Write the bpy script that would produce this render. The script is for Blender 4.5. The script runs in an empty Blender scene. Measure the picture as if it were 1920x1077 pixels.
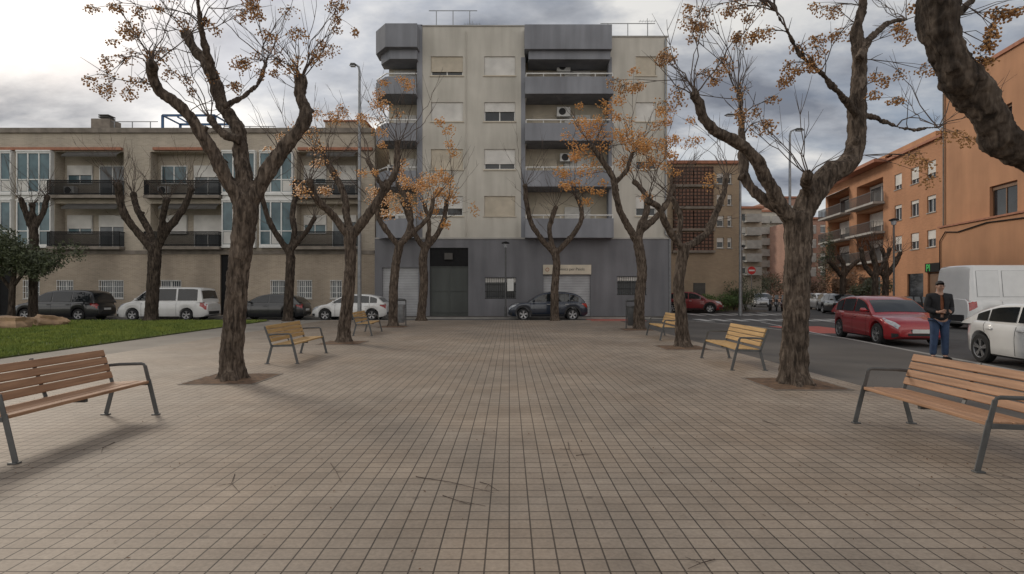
import bpy, bmesh, math, random
from mathutils import Vector, Matrix, noise
R=math.radians
rnd=random.Random(7)
scene=bpy.context.scene
C=scene.collection
F=1040.0; VX=955.0; HY=547.0; H=1.5
def W(px,py,D): return Vector(((px-VX)*D/F, D, H+(HY-py)*D/F))
def G(px,py):
    D=F*H/(py-HY); return Vector(((px-VX)*D/F,D,0))
# ---------------------------------------------------------------- materials
def newmat(name):
    m=bpy.data.materials.new(name); m.use_nodes=True
    nt=m.node_tree; b=nt.nodes['Principled BSDF']; return m,nt,b
def col4(c): return (c[0],c[1],c[2],1)
def dk(c,f): return tuple(x*f for x in c)
def nmat(name,c1,c2=None,rough=.8,scale=3,detail=6,bump=0,bscale=30,metal=0,streak=False,coat=0,spec=.5,stretch=None,world=False):
    m,nt,b=newmat(name); N=nt.nodes; L=nt.links
    if c2 is None: c2=dk(c1,.72)
    if world:
        tc=N.new('ShaderNodeNewGeometry'); out=tc.outputs['Position']
    else:
        tc=N.new('ShaderNodeTexCoord'); out=tc.outputs['Object']
    mp=N.new('ShaderNodeMapping'); L.new(out,mp.inputs['Vector'])
    if streak: mp.inputs['Scale'].default_value=(1,1,.12)
    if stretch: mp.inputs['Scale'].default_value=stretch
    n=N.new('ShaderNodeTexNoise'); n.inputs['Scale'].default_value=scale; n.inputs['Detail'].default_value=detail
    L.new(mp.outputs[0],n.inputs['Vector'])
    r=N.new('ShaderNodeValToRGB'); r.color_ramp.elements[0].position=.3; r.color_ramp.elements[1].position=.7
    r.color_ramp.elements[0].color=col4(c2); r.color_ramp.elements[1].color=col4(c1)
    L.new(n.outputs['Fac'],r.inputs['Fac'])
    if streak:
        n2=N.new('ShaderNodeTexNoise'); n2.inputs['Scale'].default_value=.45; n2.inputs['Detail'].default_value=4
        L.new(out,n2.inputs['Vector'])
        mr=N.new('ShaderNodeMapRange'); mr.inputs[1].default_value=.3; mr.inputs[2].default_value=.7; mr.inputs[3].default_value=.84; mr.inputs[4].default_value=1.06
        L.new(n2.outputs['Fac'],mr.inputs[0])
        mx=N.new('ShaderNodeVectorMath'); mx.operation='SCALE'; L.new(r.outputs[0],mx.inputs[0]); L.new(mr.outputs[0],mx.inputs['Scale'])
        L.new(mx.outputs[0],b.inputs['Base Color'])
    else: L.new(r.outputs[0],b.inputs['Base Color'])
    b.inputs['Roughness'].default_value=rough; b.inputs['Metallic'].default_value=metal
    b.inputs['Specular IOR Level'].default_value=spec
    b.inputs['Coat Weight'].default_value=coat
    if coat: b.inputs['Coat Roughness'].default_value=.05
    if bump:
        n3=N.new('ShaderNodeTexNoise'); n3.inputs['Scale'].default_value=bscale; n3.inputs['Detail'].default_value=5
        L.new(mp.outputs[0],n3.inputs['Vector'])
        bp=N.new('ShaderNodeBump'); bp.inputs['Strength'].default_value=bump; bp.inputs['Distance'].default_value=.02
        L.new(n3.outputs['Fac'],bp.inputs['Height']); L.new(bp.outputs[0],b.inputs['Normal'])
    return m
def brickmat(name,c1,c2,mortar,bw=.25,bh=.07,ms=.008,rough=.85,bump=.4,offset=.5,stain=.25):
    m,nt,b=newmat(name); N=nt.nodes; L=nt.links
    tc=N.new('ShaderNodeTexCoord'); sp=N.new('ShaderNodeSeparateXYZ'); L.new(tc.outputs['Object'],sp.inputs[0])
    ad=N.new('ShaderNodeMath'); L.new(sp.outputs[0],ad.inputs[0]); L.new(sp.outputs[1],ad.inputs[1])
    cb=N.new('ShaderNodeCombineXYZ'); L.new(ad.outputs[0],cb.inputs[0]); L.new(sp.outputs[2],cb.inputs[1])
    br=N.new('ShaderNodeTexBrick'); L.new(cb.outputs[0],br.inputs['Vector']); br.offset=offset
    br.inputs['Scale'].default_value=1; br.inputs['Brick Width'].default_value=bw; br.inputs['Row Height'].default_value=bh
    br.inputs['Mortar Size'].default_value=ms; br.inputs['Mortar Smooth'].default_value=.1
    br.inputs['Color1'].default_value=col4(c1); br.inputs['Color2'].default_value=col4(c2); br.inputs['Mortar'].default_value=col4(mortar)
    n=N.new('ShaderNodeTexNoise'); n.inputs['Scale'].default_value=.5; n.inputs['Detail'].default_value=7
    mp=N.new('ShaderNodeMapping'); mp.inputs['Scale'].default_value=(1,1,.5); L.new(tc.outputs['Object'],mp.inputs[0]); L.new(mp.outputs[0],n.inputs['Vector'])
    mr=N.new('ShaderNodeMapRange'); mr.inputs[1].default_value=.3; mr.inputs[2].default_value=.7; mr.inputs[3].default_value=1-stain; mr.inputs[4].default_value=1.1
    L.new(n.outputs['Fac'],mr.inputs[0])
    mx=N.new('ShaderNodeVectorMath'); mx.operation='SCALE'; L.new(br.outputs['Color'],mx.inputs[0]); L.new(mr.outputs[0],mx.inputs['Scale'])
    L.new(mx.outputs[0],b.inputs['Base Color']); b.inputs['Roughness'].default_value=rough
    bp=N.new('ShaderNodeBump'); bp.invert=True; bp.inputs['Strength'].default_value=bump; bp.inputs['Distance'].default_value=.01
    L.new(br.outputs['Fac'],bp.inputs['Height']); L.new(bp.outputs[0],b.inputs['Normal'])
    return m
def tilemat():
    m,nt,b=newmat('plaza_tiles'); N=nt.nodes; L=nt.links
    g=N.new('ShaderNodeNewGeometry')
    br=N.new('ShaderNodeTexBrick'); L.new(g.outputs['Position'],br.inputs['Vector']); br.offset=0; br.squash=1
    br.inputs['Scale'].default_value=1; br.inputs['Brick Width'].default_value=.135; br.inputs['Row Height'].default_value=.135
    br.inputs['Mortar Size'].default_value=.0055; br.inputs['Mortar Smooth'].default_value=.35
    br.inputs['Color1'].default_value=(.345,.286,.228,1); br.inputs['Color2'].default_value=(.305,.252,.2,1); br.inputs['Mortar'].default_value=(.09,.072,.056,1)
    b2=N.new('ShaderNodeTexBrick'); L.new(g.outputs['Position'],b2.inputs['Vector']); b2.offset=0; b2.squash=1
    b2.inputs['Scale'].default_value=1; b2.inputs['Brick Width'].default_value=.405; b2.inputs['Row Height'].default_value=.405; b2.inputs['Mortar Size'].default_value=.004
    b2.inputs['Color1'].default_value=(1.03,1.03,1.03,1); b2.inputs['Color2'].default_value=(.93,.93,.93,1); b2.inputs['Mortar'].default_value=(.75,.75,.75,1)
    def noi(scale,lo,hi,a,bb,detail=6,rough=.6,warp=None):
        n=N.new('ShaderNodeTexNoise'); n.inputs['Scale'].default_value=scale; n.inputs['Detail'].default_value=detail; n.inputs['Roughness'].default_value=rough
        L.new(g.outputs['Position'],n.inputs['Vector'])
        mr=N.new('ShaderNodeMapRange'); mr.inputs[1].default_value=lo; mr.inputs[2].default_value=hi; mr.inputs[3].default_value=a; mr.inputs[4].default_value=bb
        L.new(n.outputs['Fac'],mr.inputs[0]); return mr.outputs[0]
    a1=noi(.3,.32,.68,.74,1.14); a2=noi(2.1,.3,.7,.84,1.1); a3=noi(38,.3,.7,.86,1.12,3)
    p=N.new('ShaderNodeMath'); p.operation='MULTIPLY'; L.new(a1,p.inputs[0]); L.new(a2,p.inputs[1])
    p2=N.new('ShaderNodeMath'); p2.operation='MULTIPLY'; L.new(p.outputs[0],p2.inputs[0]); L.new(a3,p2.inputs[1])
    v=N.new('ShaderNodeTexVoronoi'); v.inputs['Scale'].default_value=2.3; L.new(g.outputs['Position'],v.inputs['Vector'])
    mr=N.new('ShaderNodeMapRange'); mr.inputs[1].default_value=.045; mr.inputs[2].default_value=.075; mr.inputs[3].default_value=.75; mr.inputs[4].default_value=1
    L.new(v.outputs['Distance'],mr.inputs[0])
    p3=N.new('ShaderNodeMath'); p3.operation='MULTIPLY'; L.new(p2.outputs[0],p3.inputs[0]); L.new(mr.outputs[0],p3.inputs[1])
    ml=N.new('ShaderNodeMix'); ml.data_type='RGBA'; ml.blend_type='MULTIPLY'; ml.inputs[0].default_value=1; L.new(br.outputs['Color'],ml.inputs[6]); L.new(b2.outputs['Color'],ml.inputs[7])
    mx=N.new('ShaderNodeVectorMath'); mx.operation='SCALE'; L.new(ml.outputs[2],mx.inputs[0]); L.new(p3.outputs[0],mx.inputs['Scale'])
    t=noi(.55,.42,.72,0,.5)
    mc=N.new('ShaderNodeMix'); mc.data_type='RGBA'; mc.blend_type='MULTIPLY'; L.new(t,mc.inputs[0]); L.new(mx.outputs[0],mc.inputs[6]); mc.inputs[7].default_value=(1,.87,.74,1)
    L.new(mc.outputs[2],b.inputs['Base Color'])
    b.inputs['Roughness'].default_value=.66; b.inputs['Specular IOR Level'].default_value=.35
    n3=N.new('ShaderNodeTexNoise'); n3.inputs['Scale'].default_value=60; L.new(g.outputs['Position'],n3.inputs['Vector'])
    bp0=N.new('ShaderNodeBump'); bp0.inputs['Strength'].default_value=.25; bp0.inputs['Distance'].default_value=.004; L.new(n3.outputs['Fac'],bp0.inputs['Height'])
    bp=N.new('ShaderNodeBump'); bp.invert=True; bp.inputs['Strength'].default_value=.7; bp.inputs['Distance'].default_value=.006
    L.new(br.outputs['Fac'],bp.inputs['Height']); L.new(bp0.outputs[0],bp.inputs['Normal']); L.new(bp.outputs[0],b.inputs['Normal'])
    return m
def barkmat(name,c1,c2,sc=1.0):
    m,nt,b=newmat(name); N=nt.nodes; L=nt.links
    tc=N.new('ShaderNodeTexCoord'); mp=N.new('ShaderNodeMapping'); mp.inputs['Scale'].default_value=(1,1,.2); L.new(tc.outputs['Object'],mp.inputs[0])
    n=N.new('ShaderNodeTexNoise'); n.inputs['Scale'].default_value=20*sc; n.inputs['Detail'].default_value=7; n.inputs['Roughness'].default_value=.6; n.inputs['Distortion'].default_value=.6
    L.new(mp.outputs[0],n.inputs['Vector'])
    r=N.new('ShaderNodeValToRGB'); e=r.color_ramp.elements; e[0].position=.36; e[0].color=col4(dk(c2,.4)); e[1].position=.68; e[1].color=col4(c1)
    x=e.new(.49); x.color=col4(c2)
    n2=N.new('ShaderNodeTexNoise'); n2.inputs['Scale'].default_value=1.6; n2.inputs['Detail'].default_value=4; L.new(tc.outputs['Object'],n2.inputs['Vector'])
    mr=N.new('ShaderNodeMapRange'); mr.inputs[1].default_value=.3; mr.inputs[2].default_value=.7; mr.inputs[3].default_value=.7; mr.inputs[4].default_value=1.2; L.new(n2.outputs['Fac'],mr.inputs[0])
    L.new(n.outputs['Fac'],r.inputs[0])
    mx=N.new('ShaderNodeVectorMath'); mx.operation='SCALE'; L.new(r.outputs[0],mx.inputs[0]); L.new(mr.outputs[0],mx.inputs['Scale']); L.new(mx.outputs[0],b.inputs['Base Color'])
    bp=N.new('ShaderNodeBump'); bp.inputs['Strength'].default_value=.8; bp.inputs['Distance'].default_value=.035; L.new(n.outputs['Fac'],bp.inputs['Height']); L.new(bp.outputs[0],b.inputs['Normal'])
    b.inputs['Roughness'].default_value=.9; b.inputs['Specular IOR Level'].default_value=.2
    return m
def shuttermat(name,c,pitch=.09):
    m,nt,b=newmat(name); N=nt.nodes; L=nt.links
    tc=N.new('ShaderNodeTexCoord'); w=N.new('ShaderNodeTexWave'); w.bands_direction='Z'; w.inputs['Scale'].default_value=.314/pitch; w.inputs['Distortion'].default_value=0
    L.new(tc.outputs['Object'],w.inputs['Vector'])
    r=N.new('ShaderNodeValToRGB'); r.color_ramp.elements[0].color=col4(dk(c,.55)); r.color_ramp.elements[1].color=col4(c); r.color_ramp.elements[1].position=.35
    L.new(w.outputs['Fac'],r.inputs[0])
    n=N.new('ShaderNodeTexNoise'); n.inputs['Scale'].default_value=1.3; n.inputs['Detail'].default_value=5; L.new(tc.outputs['Object'],n.inputs['Vector'])
    mr=N.new('ShaderNodeMapRange'); mr.inputs[1].default_value=.3; mr.inputs[2].default_value=.7; mr.inputs[3].default_value=.8; mr.inputs[4].default_value=1.1; L.new(n.outputs['Fac'],mr.inputs[0])
    mx=N.new('ShaderNodeVectorMath'); mx.operation='SCALE'; L.new(r.outputs[0],mx.inputs[0]); L.new(mr.outputs[0],mx.inputs['Scale'])
    L.new(mx.outputs[0],b.inputs['Base Color']); b.inputs['Roughness'].default_value=.55
    bp=N.new('ShaderNodeBump'); bp.inputs['Strength'].default_value=.6; bp.inputs['Distance'].default_value=.01; L.new(w.outputs['Fac'],bp.inputs['Height']); L.new(bp.outputs[0],b.inputs['Normal'])
    return m
M={}
M['tile']=tilemat()
M['asphalt']=nmat('asphalt',(.09,.087,.085),(.056,.054,.053),.85,.6,8,.4,80,world=True)
M['pave']=brickmat('smooth_pavement',(.21,.19,.17),(.18,.163,.147),(.1,.09,.08),.6,.4,.006,.85,.2,.5,.3)
M['path']=nmat('pale_path',(.33,.295,.25),(.24,.215,.185),.9,.7,8,.3,60,world=True)
M['kerb']=nmat('kerb_stone',(.33,.315,.29),(.23,.22,.205),.8,2,6,.3,50,world=True)
M['soil']=nmat('soil',(.2,.12,.07),(.08,.05,.033),.95,9,8,1,40,world=True)
M['turf']=nmat('turf_soil',(.09,.11,.022),(.05,.066,.016),.95,3,8,.8,60,world=True)
M['grass']=nmat('grass_blades',(.25,.29,.05),(.11,.165,.028),.7,1.2,4,world=True)
M['paint_w']=nmat('road_paint',(.6,.6,.58),(.35,.35,.34),.7,5,8,world=True)
M['paint_r']=nmat('red_paint',(.5,.11,.075),(.34,.08,.06),.7,5,8,world=True)
M['cream']=nmat('cream_render',(.6,.57,.51),(.49,.465,.41),.9,2.2,8,.3,90,streak=True)
M['cream2']=nmat('pale_render',(.6,.57,.5),(.5,.475,.42),.9,2.2,8,.3,90,streak=True)
M['bluegrey']=nmat('bluegrey_render',(.2,.2,.215),(.145,.146,.158),.9,1.6,8,.4,70,streak=True)
M['bluegrey2']=nmat('bluegrey_balcony',(.29,.3,.33),(.215,.222,.245),.9,2,8,.3,70,streak=True)
M['ivory']=nmat('ivory_render',(.64,.57,.46),(.5,.45,.36),.9,1.5,6)
M['beigebrick']=brickmat('beige_brick',(.5,.435,.35),(.41,.355,.285),(.52,.47,.4),.28,.075,.009,.9,.3,.5,.3)
M['tanbrick']=brickmat('tan_brick',(.43,.35,.265),(.35,.285,.215),(.48,.42,.35),.28,.075,.009,.9,.3,.5,.35)
M['orange']=brickmat('orange_brick',(.48,.235,.125),(.42,.2,.105),(.46,.28,.17),.26,.07,.006,.9,.2,.5,.18)
M['orange_r']=nmat('orange_render',(.49,.26,.145),(.41,.215,.12),.9,1.2,8,.3,60,streak=True)
M['redbrick']=brickmat('red_brick',(.44,.25,.19),(.36,.2,.15),(.4,.32,.26),.26,.07,.006,.9,.2,.5,.2)
M['brownbrick']=brickmat('brown_lattice',(.23,.125,.09),(.17,.092,.066),(.045,.03,.024),.3,.28,.05,.9,.8,0,.2)
M['beigelattice']=brickmat('ochre_brick',(.39,.3,.205),(.33,.25,.175),(.3,.25,.19),.28,.08,.008,.9,.2,.5,.2)
M['concrete']=nmat('concrete',(.42,.405,.38),(.31,.3,.28),.9,2,8,.4,60)
M['dirtyconc']=nmat('weathered_concrete',(.27,.235,.2),(.16,.138,.116),.9,2.5,8,.5,60)
M['white']=nmat('white_frame',(.75,.75,.73),(.65,.65,.63),.5,3,4)
M['whitebars']=nmat('white_bars',(.75,.75,.73),(.62,.62,.6),.5,6,4)
M['shut_w']=shuttermat('white_shutter',(.74,.72,.68),.055)
M['shut_c']=shuttermat('cream_shutter',(.6,.53,.42),.055)
M['shut_g']=shuttermat('grey_roller_door',(.42,.425,.44),.1)
M['shut_b']=shuttermat('brown_shutter',(.2,.11,.06),.06)
M['glass']=nmat('window_glass',(.03,.036,.043),(.01,.012,.015),.08,.9,3,spec=.5)
M['glass2']=nmat('curtained_glass',(.22,.24,.25),(.05,.06,.07),.1,1.1,5,spec=.5,streak=True)
M['glassblue']=nmat('teal_glass',(.13,.21,.235),(.04,.07,.085),.1,.8,5,spec=.5)
M['black']=nmat('black_metal',(.012,.012,.013),(.007,.007,.008),.65,6,4,spec=.2)
M['darkgreen']=nmat('grey_gate',(.07,.078,.073),(.05,.056,.053),.6,2,6,streak=True)
M['steel']=nmat('grey_steel',(.12,.122,.122),(.08,.082,.082),.5,8,6,metal=.2,bump=.1,bscale=80)
M['galv']=nmat('galvanised',(.3,.31,.32),(.2,.21,.22),.5,6,6,metal=.5)
M['terracotta']=nmat('terracotta',(.42,.19,.12),(.3,.135,.085),.85,4,6)
M['blue']=nmat('blue_steel',(.04,.12,.26),(.03,.08,.18),.5,4,4)
M['rubber']=nmat('rubber',(.018,.018,.019),(.012,.012,.012),.8,20,4)
M['alloy']=nmat('alloy',(.5,.5,.51),(.36,.36,.37),.35,10,4,metal=.7)
M['darkalloy']=nmat('dark_alloy',(.3,.3,.31),(.2,.2,.2),.4,10,4,metal=.6)
M['carglass']=nmat('car_glass',(.02,.024,.028),(.01,.012,.014),.03,2,2,spec=.7,coat=0)
M['plastic']=nmat('black_plastic',(.025,.025,.027),(.016,.016,.017),.6,12,4)
M['lampglass']=nmat('headlight_glass',(.5,.52,.54),(.25,.27,.3),.08,14,2,spec=1,coat=1)
M['redlens']=nmat('red_lens',(.4,.015,.012),(.25,.01,.01),.15,14,2,coat=1)
M['plate']=nmat('plate_white',(.7,.7,.68),(.6,.6,.58),.4,8,3)
M['berry']=nmat('amber_berries',(.52,.28,.1),(.27,.13,.045),.5,18,3,world=True)
M['berry2']=nmat('orange_berries',(.78,.41,.13),(.5,.23,.07),.5,9,3,world=True)
M['bark']=barkmat('bark',(.19,.15,.118),(.088,.067,.052))
M['barkd']=barkmat('bark_dark',(.13,.102,.08),(.055,.042,.033),.8)
M['twig']=nmat('twig_bark',(.1,.072,.057),(.055,.04,.032),.85,10,4)
M['leafd']=nmat('dark_leaves',(.1,.118,.055),(.04,.05,.026),.6,3,4,world=True)
M['leafg']=nmat('green_leaves',(.1,.16,.045),(.05,.085,.024),.6,3,4,world=True)
M['leafb']=nmat('brown_leaves',(.16,.09,.045),(.08,.045,.024),.7,3,4,world=True)
M['litter']=nmat('dry_litter',(.16,.085,.045),(.08,.045,.025),.9,12,4,world=True)
M['rock']=nmat('ochre_rock',(.5,.34,.21),(.3,.2,.13),.9,3,8,.8,20)
M['skin']=nmat('skin',(.42,.25,.18),(.38,.22,.16),.55,10,3)
M['hair']=nmat('dark_hair',(.02,.016,.014),(.01,.008,.008),.6,60,3)
M['jacket']=nmat('black_jacket',(.02,.02,.023),(.011,.011,.013),.75,9,6,.4,25,spec=.3)
M['sweater']=nmat('rust_sweater',(.2,.07,.03),(.15,.05,.022),.85,20,5,.3,90)
M['jeans']=nmat('blue_jeans',(.04,.07,.14),(.022,.04,.085),.85,8,6,.3,60)
M['signred']=nmat('sign_red',(.5,.02,.02),(.45,.018,.018),.5,5,2)
M['signgreen']=nmat('sign_green',(.05,.55,.12),(.04,.5,.1),.5,5,2)
M['skydark']=nmat('roof_dark',(.1,.095,.09),(.07,.066,.06),.9,2,5)
M['ink']=nmat('grey_lettering',(.08,.08,.085),(.06,.06,.06),.6,5,2)
def woodmat(name,c1,c2): return nmat(name,c1,c2,.6,3.5,8,.25,30,stretch=(9,.6,9))
M['wood']=woodmat('bench_wood_red',(.44,.25,.145),(.27,.145,.08))
M['wood2']=woodmat('bench_wood_yellow',(.54,.35,.145),(.37,.22,.08))
# ---------------------------------------------------------------- mesh builder
class MB:
    def __init__(s): s.v=[]; s.f=[]; s.m=[]
    def add(s,vs,fs,mi=0):
        o=len(s.v); s.v+= [tuple(v) for v in vs]; s.f+=[tuple(i+o for i in f) for f in fs]; s.m+=[mi]*len(fs)
    def box(s,x0,x1,y0,y1,z0,z1,mi=0):
        if x0>x1:x0,x1=x1,x0
        if y0>y1:y0,y1=y1,y0
        if z0>z1:z0,z1=z1,z0
        s.add([(x0,y0,z0),(x1,y0,z0),(x1,y1,z0),(x0,y1,z0),(x0,y0,z1),(x1,y0,z1),(x1,y1,z1),(x0,y1,z1)],
              [(0,3,2,1),(4,5,6,7),(0,1,5,4),(1,2,6,5),(2,3,7,6),(3,0,4,7)],mi)
    def quad(s,a,b,c,d,mi=0): s.add([a,b,c,d],[(0,1,2,3)],mi)
    def prism(s,pts,z0,z1,mi=0):
        n=len(pts); area=sum(pts[i][0]*pts[(i+1)%n][1]-pts[(i+1)%n][0]*pts[i][1] for i in range(n))
        if area<0: pts=pts[::-1]
        s.add([(p[0],p[1],z0) for p in pts]+[(p[0],p[1],z1) for p in pts],
              [tuple(range(n-1,-1,-1)),tuple(range(n,2*n))]+[(i,(i+1)%n,(i+1)%n+n,i+n) for i in range(n)],mi)
    def tube(s,pts,rad,n=8,mi=0,cap=True,flat=1.0):
        pts=[Vector(p) for p in pts]
        if not hasattr(rad,'__len__'): rad=[rad]*len(pts)
        k=len(pts); T=[]
        for i in range(k):
            a=pts[max(0,i-1)]; b=pts[min(k-1,i+1)]; t=(b-a); T.append(t.normalized() if t.length>1e-9 else Vector((0,0,1)))
        up=Vector((0,0,1)) if abs(T[0].z)<.9 else Vector((1,0,0))
        nrm=T[0].cross(up).normalized(); vs=[]
        for i in range(k):
            nrm=(nrm-T[i]*nrm.dot(T[i]))
            if nrm.length<1e-6: nrm=T[i].orthogonal()
            nrm.normalize(); bn=T[i].cross(nrm)
            for j in range(n):
                a=2*math.pi*j/n
                vs.append(pts[i]+(nrm*math.cos(a)+bn*math.sin(a)*flat)*rad[i])
        fs=[]
        for i in range(k-1):
            for j in range(n):
                a=i*n+j; b=i*n+(j+1)%n; fs.append((a,b,b+n,a+n))
        if cap: fs.append(tuple(range(n-1,-1,-1))); fs.append(tuple(range((k-1)*n,k*n)))
        s.add(vs,fs,mi)
    def bar(s,a,b,w,t,mi=0):
        a=Vector(a); b=Vector(b); d=(b-a).normalized()
        y=Vector((0,1,0)) if abs(d.y)<.9 else Vector((0,0,1))
        n=d.cross(y).normalized(); y=n.cross(d).normalized()
        vs=[]
        for p in (a,b):
            for sy,sn in ((-1,-1),(1,-1),(1,1),(-1,1)): vs.append(p+y*sy*w/2+n*sn*t/2)
        s.add(vs,[(0,3,2,1),(4,5,6,7),(0,1,5,4),(1,2,6,5),(2,3,7,6),(3,0,4,7)],mi)
    def lathe(s,prof,n=24,axis='z',c=(0,0,0),mi=0):
        vs=[];fs=[]
        for (r,h) in prof:
            for j in range(n):
                a=2*math.pi*j/n; u=r*math.cos(a); v=r*math.sin(a)
                p={'z':(u,v,h),'y':(u,h,v),'x':(h,u,v)}[axis]
                vs.append((p[0]+c[0],p[1]+c[1],p[2]+c[2]))
        for i in range(len(prof)-1):
            for j in range(n):
                a=i*n+j;b=i*n+(j+1)%n; fs.append((a,b,b+n,a+n))
        s.add(vs,fs,mi)
    def ico(s,c,r,mi=0,sq=1):
        t=(1+5**.5)/2; l=math.sqrt(1+t*t)
        V=[(-1,t,0),(1,t,0),(-1,-t,0),(1,-t,0),(0,-1,t),(0,1,t),(0,-1,-t),(0,1,-t),(t,0,-1),(t,0,1),(-t,0,-1),(-t,0,1)]
        Fc=[(0,11,5),(0,5,1),(0,1,7),(0,7,10),(0,10,11),(1,5,9),(5,11,4),(11,10,2),(10,7,6),(7,1,8),(3,9,4),(3,4,2),(3,2,6),(3,6,8),(3,8,9),(4,9,5),(2,4,11),(6,2,10),(8,6,7),(9,8,1)]
        s.add([(c[0]+x/l*r,c[1]+y/l*r,c[2]+z/l*r*sq) for x,y,z in V],Fc,mi)
    def octa(s,c,r,mi=0):
        x,y,z=c; s.add([(x+r,y,z),(x-r,y,z),(x,y+r,z),(x,y-r,z),(x,y,z+r),(x,y,z-r)],[(0,2,4),(2,1,4),(1,3,4),(3,0,4),(2,0,5),(1,2,5),(3,1,5),(0,3,5)],mi)
    def build(s,name,mats,parent=None,smooth=None,bevel=0,loc=None,fixn=False):
        me=bpy.data.meshes.new(name); me.from_pydata(s.v,[],s.f)
        if not isinstance(mats,(list,tuple)): mats=[mats]
        for m in mats: me.materials.append(m)
        if len(mats)>1: me.polygons.foreach_set('material_index',s.m)
        if fixn:
            bm=bmesh.new(); bm.from_mesh(me); bmesh.ops.recalc_face_normals(bm,faces=bm.faces); bm.to_mesh(me); bm.free()
        if smooth is not None:
            me.polygons.foreach_set('use_smooth',[True]*len(me.polygons))
            try: me.set_sharp_from_angle(angle=R(smooth))
            except Exception: pass
        me.update()
        o=bpy.data.objects.new(name,me); C.objects.link(o)
        if parent: o.parent=parent
        if loc is not None: o.location=loc
        if bevel:
            b=o.modifiers.new('bevel','BEVEL'); b.width=bevel; b.segments=2; b.limit_method='ANGLE'
        return o
def tag(o,label=None,cat=None,group=None,kind=None):
    if label: o['label']=label
    if cat: o['category']=cat
    if group: o['group']=group
    if kind: o['kind']=kind
    return o
def empty(name,loc,label,cat,group=None,rz=0):
    o=bpy.data.objects.new(name,None); C.objects.link(o); o.location=loc; o.rotation_euler=(0,0,rz); o.empty_display_size=.2
    return tag(o,label,cat,group)
def struct(name,mb,m,**k):
    o=mb.build(name,m,**k); o['kind']='structure'; o['label']=name.replace('_',' '); return o
def textmesh(s,name,size,m,parent,loc,rot=(R(90),0,0),align='CENTER',bold=0):
    cu=bpy.data.curves.new(name,'FONT'); cu.body=s; cu.size=size; cu.align_x=align; cu.extrude=.004; cu.offset=bold
    t=bpy.data.objects.new(name+'_tmp',cu); C.objects.link(t)
    dg=bpy.context.evaluated_depsgraph_get(); me=bpy.data.meshes.new_from_object(t.evaluated_get(dg))
    bpy.data.objects.remove(t); me.materials.clear(); me.materials.append(m)
    o=bpy.data.objects.new(name,me); C.objects.link(o); o.parent=parent; o.location=loc; o.rotation_euler=rot
    return o
# ---------------------------------------------------------------- camera, sky, sun
cam=bpy.data.cameras.new('camera'); co=bpy.data.objects.new('camera',cam); C.objects.link(co); scene.camera=co
cam.sensor_width=36; cam.lens=36*F/1920; cam.clip_end=2000; cam.clip_start=.05
co.location=(0,0,H); co.rotation_euler=(R(90),0,0)
cam.shift_y=(HY-538.5)/1920; cam.shift_x=(960-VX)/1920
scene.view_settings.view_transform='Standard'; scene.view_settings.look='None'; scene.view_settings.exposure=0
SUN_EL=R(28); SUN_AZ=R(-45)
sd=Vector((math.sin(SUN_AZ)*math.cos(SUN_EL),math.cos(SUN_AZ)*math.cos(SUN_EL),math.sin(SUN_EL)))
sl=bpy.data.lights.new('sun','SUN'); sl.energy=1.4; sl.angle=R(13); sl.color=(1,.88,.73)
so=bpy.data.objects.new('sun',sl); C.objects.link(so); so.rotation_euler=(-sd).to_track_quat('-Z','Y').to_euler(); so.location=(-20,20,30)
w=bpy.data.worlds.new('World'); scene.world=w; w.use_nodes=True; nt=w.node_tree; N=nt.nodes; L=nt.links
N.clear(); out=N.new('ShaderNodeOutputWorld'); mixs=N.new('ShaderNodeMixShader'); bg1=N.new('ShaderNodeBackground'); bg2=N.new('ShaderNodeBackground')
sky=N.new('ShaderNodeTexSky'); sky.sky_type='NISHITA'; sky.sun_disc=False; sky.sun_elevation=SUN_EL; sky.sun_rotation=SUN_AZ
L.new(sky.outputs[0],bg1.inputs[0]); bg1.inputs[1].default_value=.085
tc=N.new('ShaderNodeTexCoord'); sp=N.new('ShaderNodeSeparateXYZ'); L.new(tc.outputs['Generated'],sp.inputs[0])
def mth(op,a,b=None,clamp=False):
    n=N.new('ShaderNodeMath'); n.operation=op; n.use_clamp=clamp
    for i,x in enumerate((a,b)):
        if x is None: continue
        if isinstance(x,(int,float)): n.inputs[i].default_value=x
        else: L.new(x,n.inputs[i])
    return n.outputs[0]
zz=mth('ADD',mth('MAXIMUM',sp.outputs[2],0),.3)
cx_=mth('DIVIDE',sp.outputs[0],zz); cy_=mth('DIVIDE',sp.outputs[1],zz)
cb=N.new('ShaderNodeCombineXYZ'); L.new(cx_,cb.inputs[0]); L.new(cy_,cb.inputs[1])
mp=N.new('ShaderNodeMapping'); mp.inputs['Rotation'].default_value=(0,0,R(25)); mp.inputs['Scale'].default_value=(.9,1.35,1); mp.inputs['Location'].default_value=(3.1,1.7,0); L.new(cb.outputs[0],mp.inputs[0])
n1=N.new('ShaderNodeTexNoise'); n1.inputs['Scale'].default_value=1.3; n1.inputs['Detail'].default_value=9; n1.inputs['Roughness'].default_value=.56; n1.inputs['Distortion'].default_value=.3; L.new(mp.outputs[0],n1.inputs['Vector'])
n2=N.new('ShaderNodeTexNoise'); n2.inputs['Scale'].default_value=2.6; n2.inputs['Detail'].default_value=9; n2.inputs['Roughness'].default_value=.54; L.new(mp.outputs[0],n2.inputs['Vector'])
den=N.new('ShaderNodeMapRange'); den.inputs[1].default_value=.36; den.inputs[2].default_value=.54; den.inputs[3].default_value=.45; den.inputs[4].default_value=1; L.new(n1.outputs['Fac'],den.inputs[0])
rp=N.new('ShaderNodeValToRGB'); e=rp.color_ramp.elements
e[0].position=.38; e[0].color=(.76,.75,.73,1); e[1].position=.63; e[1].color=(.2,.22,.265,1); x=e.new(.5); x.color=(.41,.43,.47,1)
L.new(n2.outputs['Fac'],rp.inputs[0])
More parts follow.
